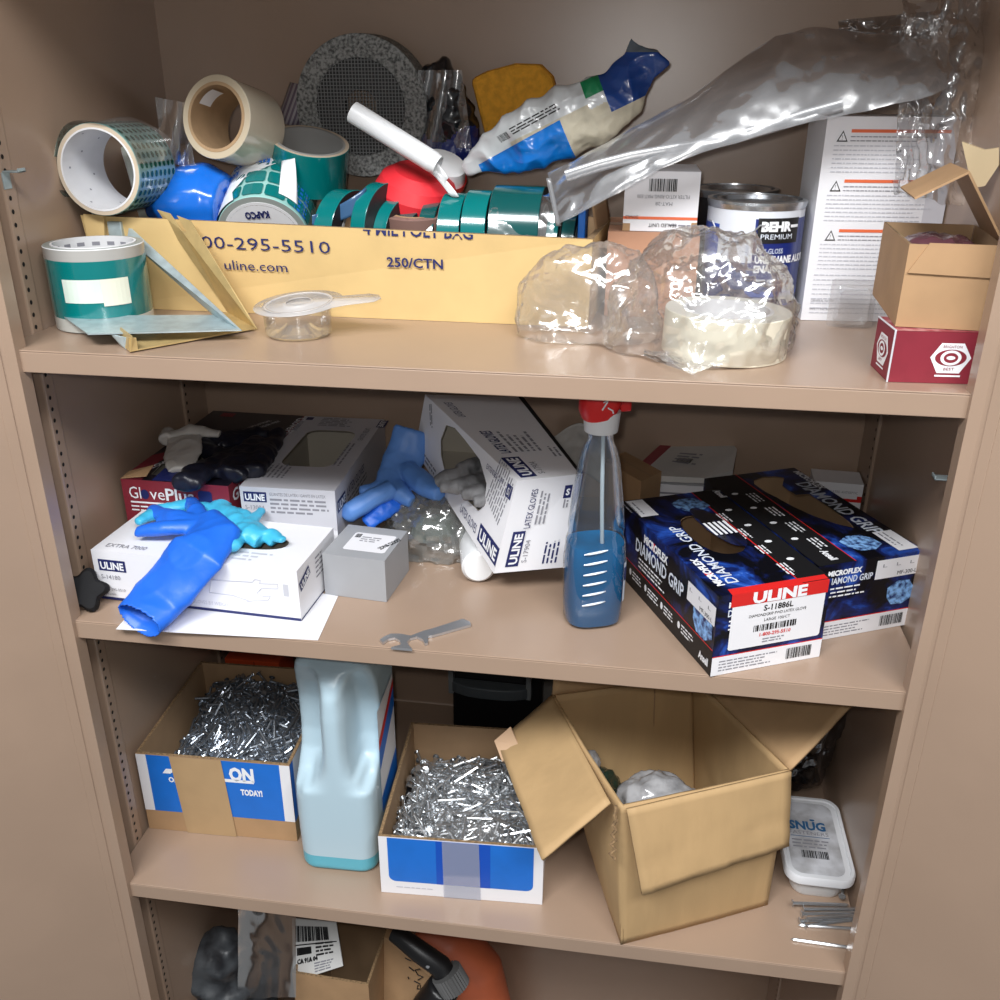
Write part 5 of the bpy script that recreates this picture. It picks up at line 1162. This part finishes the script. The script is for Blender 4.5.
# ---- jug
ctr = V((-.187, .128, Z3 + .0005)); t = thing('jug', 'big milky plastic jug with a last bit of blue fluid, handle to the front', 'jug', ctr); J = Matrix.Translation(ctr) @ Matrix.Rotation(.03, 4, 'Z')
def rsec(x0, x1, y0, y1, z, r): return [J @ V((a, q, z)) for a, q in rr(x0, x1 if False else y0, x1, y1, r, 6)]
def sec(hx, y0, y1, z, r): return [J @ V((a, q, z)) for a, q in rr(-hx, y0, hx, y1, r, 6)]
g = MB()
def prof(hx, y0, y1, z, r, rec, hw):
    """outline of one level of the jug: the front runs back either side of the grip"""
    P = []
    for k in range(41):
        x = -hx + 2 * hx * k / 40; q = max(0, abs(x - .005) - hw) / .010; w_ = min(1, q) ** 2 * (3 - 2 * min(1, q)); ed = max(0, (abs(x) - (hx - r)) / r); cy = r * (1 - math.sqrt(max(0, 1 - ed * ed)))
        gripround = .010 * min(1, abs(x - .005) / max(hw, .001)) ** 3 if rec > .01 else 0
        P.append((x, y0 + max(cy, rec * w_ + gripround * (1 - w_) + .3 * cy * w_)))
    for k in range(1, 12): P.append((hx, (P[40][1]) + (y1 - r - P[40][1]) * k / 11))
    for k in range(1, 7): t_ = math.radians(15 * k); P.append((hx - r + r * math.cos(t_), y1 - r + r * math.sin(t_)))
    for k in range(6): t_ = math.radians(90 + 15 * k); P.append((-hx + r + r * math.cos(t_), y1 - r + r * math.sin(t_)))
    for k in range(11): P.append((-hx, (y1 - r) + (P[0][1] - (y1 - r)) * k / 11))
    return [J @ V((a, q, z)) for a, q in P]
LV = [(.047, -.066, .076, .0, .018, 0, .06), (.0515, -.0705, .08, .006, .022, 0, .06), (.0525, -.071, .081, .06, .022, 0, .06), (.0525, -.071, .081, .118, .022, .0, .06), (.0525, -.071, .081, .13, .022, .010, .040), (.0525, -.071, .081, .145, .022, .030, .026), (.0525, -.071, .081, .165, .022, .046, .017), (.0525, -.071, .081, .19, .022, .052, .0145), (.0525, -.071, .081, .24, .022, .052, .014), (.052, -.069, .08, .268, .022, .044, .0125), (.050, -.062, .078, .284, .022, .03, .016), (.046, -.05, .074, .298, .02, .012, .03), (.036, -.03, .06, .312, .02, 0, .05), (.022, -.012, .044, .322, .018, 0, .05), (.019, -.008, .038, .345, .018, 0, .05)]
g.loft([prof(*l) for l in LV], WPLASTIC)
MILK = bpy.data.materials.new('milky_plastic'); MILK.use_nodes = True; nt = MILK.node_tree; bs = nt.nodes['Principled BSDF']; bs.inputs['Base Color'].default_value = (*s2l((178, 202, 214)), 1); bs.inputs['Roughness'].default_value = .32; bs.inputs['Subsurface Weight'].default_value = .0
FLU = mat('blue_fluid_showing', (92, 176, 196), .3)
zf = Z3 + .026
jb_ = sculpt('jug_body', g, t, voxel=.0028, smooth=6, mats=[MILK, FLU], bisect=[((0, 0, zf), (0, 0, 1))], mat_fn=lambda c, n: 1 if c.z < zf else 0)
b = MB(); f = Face(J @ V((.0527, -.05, .05)), J @ V((.0527, .06, .05)), J @ V((.0527, .06, .25)), J @ V((.0527, -.05, .25)))
b.rect(f, .02, .02, .105, .18, WHITE, .001); b.poly(f, [(.02, .09), (.105, .13), (.105, .16), (.02, .12)], BLUE, .0014); b.poly(f, [(.02, .12), (.105, .16), (.105, .172), (.02, .135)], RED, .0014); b.poly(f, [(.02, .02), (.105, .02), (.105, .06), (.02, .045)], BLUE, .0014); b.build('label', jb_)
# ---- black tool case and orange things at the back
ctr = V((-.03, .385, Z3 + .0005)); t = thing('tool_case', 'black plastic case with grey handle bar at the back of the third shelf', 'case', ctr)
b = MB(); b.box(-.092, .048, .37, .425, Z3 + .0005, Z3 + .19, BLACKPL); cb_ = b.build('case_body', t, bevel=.004)
GP = mat('dark_grey_plastic', (78, 84, 88), .4); p0, p1 = PY(447, 689, .35), PY(531, 698, .35)
b = MB(); b.loft([[V((x, .362 - .016 * (1 - abs(2 * k - 1) ** 3), z)) for x, z in ((p0.lerp(p1, k).x, p0.lerp(p1, k).z - .0095), (p0.lerp(p1, k).x, p0.lerp(p1, k).z + .0095))] + [V((p0.lerp(p1, k).x, .37, p0.lerp(p1, k).z + .0095)), V((p0.lerp(p1, k).x, .37, p0.lerp(p1, k).z - .0095))] for k in [i / 10 for i in range(11)]], GP); b.build('handle_bar', cb_, bevel=.002)
for u in (452, 529):
    q = PY(u, 690, .366); b = MB(); b.box(q.x - .004, q.x + .004, .358, .37, Z3 + .08, Z3 + .18, mat('grey_latch', (120, 124, 126), .35)); b.build('side_strip', t, bevel=.001)
b = MB(); q = PY(549, 690, .40); b.box(q.x - .009, q.x + .012, .40, .42, Z3 + .0005, Z3 + .14, mat('dull_grey_part', (112, 108, 104), .5)); b.box(q.x - .004, q.x + .006, .399, .4, Z3 + .1, Z3 + .125, BLACKPL); o = b.build('grey_block', None, bevel=.002); tag(recentre(o), 'dull grey block beside the black case, behind the big carton', 'block')
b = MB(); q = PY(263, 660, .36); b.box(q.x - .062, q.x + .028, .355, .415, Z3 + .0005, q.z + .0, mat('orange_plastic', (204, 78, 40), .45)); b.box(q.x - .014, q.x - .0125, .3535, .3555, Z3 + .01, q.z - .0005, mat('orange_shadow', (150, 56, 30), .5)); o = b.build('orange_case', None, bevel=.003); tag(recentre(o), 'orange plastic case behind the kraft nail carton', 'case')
b = MB(); q = PY(309, 665, .36); b.lathe([(0, 0), (.017, 0), (.017, q.z - Z3), (0, q.z - Z3)], mat('olive_plastic', (88, 92, 62), .5), Matrix.Translation((q.x, .385, Z3 + .0005)), 24); o = b.build('bottle', None, smooth=40); tag(recentre(o), 'olive cylinder peeping out between orange case and jug', 'bottle')
# ---- the big open carton
B0 = dict(F=V((.185, -.001, Z3 + .0004)), R=V((.3665, .087, Z3 + .0004)), B=V((.284, .264, Z3 + .0004)), L=V((.130, .186, Z3 + .0004)))
zt = Z3 + .215
T0 = dict(F=V((.1735, -.005, zt)), R=V((.367, .0855, zt)), B=V((.262, .262, zt)), L=V((.078, .19, zt)))
t = thing('big_carton', 'big battered kraft carton with all flaps open, front of the third shelf', 'carton', sum(B0.values(), V((0, 0, 0))) / 4)
BK = mat('tan_corrugated_board', (188, 156, 112), .75, var=.1, vscale=22, bump=.25, bscale=90, stretch=(1, 1, .15)); BKI = mat('tan_corrugated_inside', (184, 150, 110), .8, var=.1, vscale=24)
def wallgrid(a, b_, ta, tb, bulge, seed, m):
    mb = MB(); nn = (b_ - a).cross(V((0, 0, 1))).normalized()
    def fn(u, v):
        p = a.lerp(b_, u).lerp(ta.lerp(tb, u), v); w_ = math.sin(math.pi * u) * math.sin(math.pi * min(1, v * .9 + .05)); return p + nn * (bulge * w_ + .002 * crinkle((u * .2, v * .2, seed), .06, seed) * w_ ** .5)
    return sheet(fn, 24, 20, m, mb)
for nm_, a, e, bu in (('front_panel', 'F', 'R', .004), ('right_panel', 'R', 'B', .0), ('back_panel', 'B', 'L', .0), ('left_panel', 'L', 'F', .010)):
    wallgrid(B0[a], B0[e], T0[a], T0[e], bu, len(nm_), BK).build(nm_, t, smooth=180, solid=.0035)
b = MB(); b.quad([B0['F'], B0['R'], B0['B'], B0['L']], BK); b.build('bottom_panel', t)
for lab_, a, e in (('vertical_crease', .5, 0),):
    b = MB(); p = T0['L'].lerp(T0['B'], .72); b.tube([p + V((.001, -.005, -.002)), p + V((.006, -.004, -.12))], .0008, KRAFTIN, 6); b.build(lab_, t)
def flap(name, h0, h1, e1, e0, seed, m=BK, am=.003):
    mb = MB()
    def fn(u, v):
        p = h0.lerp(h1, u).lerp(e0.lerp(e1, u), v); n_ = (h1 - h0).cross(e0 - h0).normalized(); return p + n_ * am * crinkle((u * .2, v * .12, seed), .05, seed) * (.2 + v)
    sheet(fn, 18, 12, m, mb); return mb.build(name, t, smooth=180, solid=.0035, solid_off=0)
F_, R_, L_, Bk = T0['F'], T0['R'], T0['L'], T0['B']
flap('front_flap', F_ + V((.006, -.004, .001)), R_ + V((0, -.003, .001)), PY(789, 846, .068), PY(643, 896, -.028), 1.5)
flap('left_flap', L_, F_ + V((-.012, .004, .0)), PY(541, 859, -.032), PY(497, 742, .15), 4.5)
flap('right_flap', R_, Bk, PY(852, 705, .118) + V((-.03, .19, .0)), PY(852, 705, .118), 7.5, BKI)
flap('back_flap', Bk, L_, L_ + V((.004, .012, .085)), Bk + V((.01, .02, .085)), 9.5, BKI)
b = MB(); p = PY(497, 741, .15); q = flap; b.quad([PY(495, 741, .149), PY(511, 727, .152), PY(519, 745, .135), PY(503, 762, .125)], mat('torn_kraft', (206, 172, 140), .9)); b.build('torn_corner', t, solid=.002)
b = MB(); b.tube([F_ + V((-.006 + .003 * math.sin(3 * k), -.004 - .001 * k % 2, .004 - .006 * k)) for k in range(12)], .0022, CORRUG, 6); b.build('crushed_corner', t)
# contents
def lump(name, lab, cat, ctr, rx, ry, rz, m, amp, ns, seed):
    g = MB(); g.lathe([(0, -1), (.6, -.8), (.95, -.3), (1, .1), (.8, .6), (.4, .92), (0, 1)], m, Matrix.Translation(ctr) @ Matrix.Diagonal((rx, ry, rz, 1)), 24)
    o = sculpt(name, g, voxel=.003, smooth=2, amp=amp, nscale=ns, ridged=True, seed=seed); return tag(recentre(o), lab, cat)
GB_ = mat('grey_bag_film', (170, 170, 172), .2, coat=.6, var=.35, vscale=35, rgb2=(112, 112, 114)); DG = mat('dark_green_film', (36, 52, 42), .25, coat=.5)
p = PY(658, 800, .12); lump('wrapped_bundle', 'grey plastic-wrapped bundle inside the big open carton', 'bundle', p + V((.0, .0, -.022)), .058, .05, .052, GB_, .005, .026, 3)
p = PY(606, 785, .15); lump('plastic_bag', 'dark green plastic bag in the big carton, beside the grey bundle', 'plastic bag', p + V((-.004, 0, -.03)), .026, .03, .05, DG, .006, .025, 6)
p = PY(592, 764, .165); lump('plastic_bag', 'small white plastic bag behind the left flap of the big carton', 'plastic bag', p + V((-.006, .005, -.02)), .016, .02, .036, GB_, .005, .02, 8)
g = MB(); g.box(.16, .3, .09, .2, Z3 + .006, Z3 + .10, KRAFT, None)
# ---- white tub of fasteners
c0, c1, c2, c3 = PZ(781, 876, Z3 + .047), PZ(861, 884, Z3 + .047), PZ(846, 806, Z3 + .047), PZ(783, 798, Z3 + .047)
ctr = V(((c0.x + c1.x) / 2, .175, Z3 + .0005)); t = thing('plastic_tub', 'flat white rounded plastic tub of fasteners at the right of the third shelf', 'tub', ctr)
x0, x1, y0, y1 = .386, .4732, .097, .248
tb = lambda i, z, r: [V((a, q, z)) for a, q in rr(x0 + i, y0 + i, x1 - i, y1 - i, r, 6)]
b = MB(); b.loft([tb(.014, Z3 + .0005, .016), tb(.011, Z3 + .006, .018), tb(.0065, Z3 + .036, .02)], WPLASTIC); b.build('tub_body', t, smooth=40)
b = MB(); b.loft([tb(.002, Z3 + .03, .02), tb(.0, Z3 + .031, .021), tb(.0, Z3 + .040, .021), tb(.0015, Z3 + .0425, .02), tb(.005, Z3 + .0425, .018), tb(.006, Z3 + .0405, .017)], mat('tub_lid_white', (222, 224, 228), .4)); lid_ = b.build('lid', t, smooth=40)
f = Face(V((x0, y0, Z3 + .0408)), V((x1, y0, Z3 + .0408)), V((x1, y1, Z3 + .0408)), V((x0, y1, Z3 + .0408)))
b = MB(); b.rrect(f, .009, .009, .0745, .139, .014, mat('dusty_label', (206, 208, 214), .6, var=.12, vscale=30, rgb2=(160, 160, 162)), .0002); SB = mat('steel_blue_ink', (44, 96, 140), .5)
b.text(f, 'SNUG', .0145, .087, .0155, SB, wid=.047, bold=.04); b.poly(f, oval(.046, .1055, .0035, .0018, 10), SB, .0008); b.text(f, 'FASTENERS', .0135, .0775, .0065, GREYINK, wid=.05); b.rect(f, .014, .0735, .064, .0745, SB, .0008)
b.para(f, .015, .066, .05, 3, .006, .0024, GREYINK); b.barcode(f, .024, .036, .034, .013); b.build('lid_label', lid_)
# ---- dark bag behind the tub
b = MB(); sheet(lambda u, v: V((.395 + .07 * u + .012 * v, .30 - .025 * v - .02 * math.sin(3 * u), Z3 + .02 + .16 * v)) + V((0, .016 * crinkle((u * .1, v * .17, 1), .06, 4), 0)), 26, 40, film('dark_film', tint=(.42, .42, .44), haze=.12, hazecol=(90, 90, 94), gloss=.16, rough=.12), b); o = b.build('plastic_bag', None, smooth=60); tag(recentre(o), 'dark clear plastic bag standing behind the white fastener tub', 'plastic bag')
g = MB(); g.box(.385, .455, .325, .40, Z3 + .001, Z3 + .15, BLACKPL); o = sculpt('dark_bundle', g, voxel=.004, smooth=6, amp=.008, nscale=.04, ridged=True, mats=[mat('black_cloth', (20, 20, 22), .6)]); tag(recentre(o), 'black bundle inside the dark plastic bag behind the tub', 'bundle')

# ================================================================ bottom compartment
ZF = Z4 - .05
def up_to(u, v, y): return PY(u, v, y)
# grey bag at the far left, standing tall
g = MB(); q = PY(225, 985, .17); g.tube([V((q.x - .01, .2, ZF + .0)), V((q.x - .03, .2, -1.2)), V((q.x - .03, .19, -1.08)), V((q.x + .012, .185, PY(232, 945, .18).z - .006))], [(.085, .07), (.085, .07), (.066, .05), (.028, .02)], BLACKPL, 20, up=(0, 1, 0))
o = sculpt('dark_sack', g, voxel=.006, smooth=3, amp=.012, nscale=.05, ridged=True, mats=[mat('dark_grey_sack', (78, 82, 86), .4, var=.4, vscale=20, rgb2=(38, 40, 44))]); tag(recentre(o), 'dark grey sack slumped in the left corner of the bottom compartment', 'sack')
# labelled carton
lo, ro = PY(292, 919, .16), PY(336, 921, .16); c = cuboid(-.312, .155, ZF + .0005, -.03, .124, .14, -1.03 - ZF)
t = thing('shipping_carton', 'tall brown carton with white shipping label, bottom compartment', 'carton', base_of(c)); b = MB(); F = tray(b, c, {'all': KRAFT}, KRAFTIN, .004); b.build('carton_body', t)
b = MB(); LBm = mat('shipping_label', (212, 212, 210), .5); A = [PY(292, 918, .20), PY(336, 922, .195), PY(343, 966, .165), PY(293, 982, .16)]; f = Face(A[3], A[2], A[1], A[0]); b.quad(A[::-1], LBm)
b.barcode(f, f.W * .08, f.H * .62, f.W * .72, f.H * .26, off=.001); b.barcode(f, f.W * .1, f.H * .4, f.W * .3, f.H * .12, seed=8, off=.001); b.text(f, 'CA 91A 04', f.W * .1, f.H * .26, f.H * .08, BLACK, wid=f.W * .42, bold=.03, off=.001); b.para(f, f.W * .5, f.H * .55, f.W * .4, 4, f.H * .07, f.H * .03, BLACK, off=.001); b.para(f, f.W * .45, f.H * .2, f.W * .4, 4, f.H * .05, f.H * .02, GREYINK, off=.001); b.rect(f, f.W * .05, f.H * .56, f.W * .95, f.H * .575, BLACK, .001)
b.build('shipping_label', t, solid=.0015)
b = MB(); sheet(lambda u, v: PY(237 + 58 * u, 908 + 92 * v, .145 + .02 * math.sin(4 * u + v)) + V((0, .006 * crinkle((u * .08, v * .1, 0), .05, 4), 0)), 30, 40, film('grey_film_low', tint=(.8, .81, .82), haze=.2, hazecol=(130, 132, 134), gloss=.05, rough=.2), b); o = b.build('clear_bag', None, smooth=40); tag(recentre(o), 'clear grey bag between the dark sack and labelled carton, bottom', 'plastic bag')
c = cuboid(-.285, .31, ZF + .0005, 0, .10, .11, PY(370, 935, .31).z - ZF); t = thing('brown_carton', 'plain brown carton at the back of the bottom compartment', 'carton', base_of(c)); b = MB(); shell(b, c, {'all': KRAFT}, KRAFT); b.build('carton_body', t)
b = MB(); f = faces(c)['front']; b.rect(f, 0, f.H - .034, f.W, f.H - .0325, KRAFTIN, .0005); b.build('flap_seam', t)
# kraft envelope with marker scribble
A = [PY(384, 938, .235), PY(398, 938, .235), PY(440, 985, .20), PY(420, 1040, .20), PY(384, 1040, .205)]
t = thing('kraft_envelope', 'kraft paper package with black marker scribble, bottom compartment', 'envelope', V((A[3].x, .21, ZF + .0005))); b = MB(); lo_ = [q.copy() for q in A]; b.loft([A + [V((A[3].x + .02, .2, ZF + .001)), V((A[4].x - .02, .205, ZF + .001))], [q + V((0, .02, 0)) for q in A] + [V((A[3].x + .02, .225, ZF + .001)), V((A[4].x - .02, .225, ZF + .001))]], KRAFT); b.build('package_body', t)
b = MB()
for pts in ([(405, 958), (411, 961)], [(409, 967), (414, 971)], [(408, 977), (409, 979)], [(420, 969), (415, 970), (418, 975), (423, 977), (418, 980)], [(414, 981), (420, 984)], [(418, 985), (417, 989), (421, 989), (420, 985)]): b.tube([PY(u, v, .206) for u, v in pts], .0009, BLACK, 6)
b.build('marker_scribble', t)
# black and orange tool
O1 = mat('orange_housing', (214, 112, 74), .45, var=.1, vscale=18)
g = MB(); g.tube([PY(420, 930, .36), PY(448, 948, .345), PY(474, 975, .33), PY(484, 1010, .32), PY(488, 1080, .32)], [.055, .058, .055, .051, .05], O1, 22); q = PY(488, 1080, .32)
g.tube([q, V((q.x, .32, ZF + .001))], [.05, .065], O1, 22)
t = thing('power_tool', 'black and orange handheld tool standing in the bottom compartment', 'power tool', V((q.x, .32, ZF + .0005))); o = sculpt('orange_housing', g, t, voxel=.005, smooth=6, mats=[O1])
b = MB(); b.tube([PY(393, 933, .19), PY(402, 938, .185), PY(420, 952, .175), PY(440, 966, .17), PY(450, 985, .165)], [.012, .0145, .0165, .017, .02], BLACKPL, 16); b.build('black_barrel', t, smooth=60)
b = MB(); M = axisM(PY(446, 972, .165), (PY(450, 985, .16) - PY(432, 955, .17))); P = []
for k in range(60): a = k * math.pi / 30; r = .0245 if k % 2 else .0225; P.append((r * math.cos(a), r * math.sin(a)))
b.loft([[M @ V((x, y, z)) for x, y in P] for z in (0, .03)], mat('grey_knurled_ring', (92, 92, 92), .5)); b.build('knurled_ring', t)
g = MB(); g.tube([PY(445, 985, .165), PY(430, 1010, .165), PY(420, 1060, .17)], [.026, .032, .034], BLACKPL, 16); sculpt('black_grip', g, t, voxel=.005, smooth=4, mats=[BLACKPL])
b = MB(); M = axisM(PY(428, 966, .158), (-.1, -.9, .4)); b.lathe([(.0035, 0), (.003, .002), (0, .0025)], STEEL, M, 14); b.build('screw_head', t)
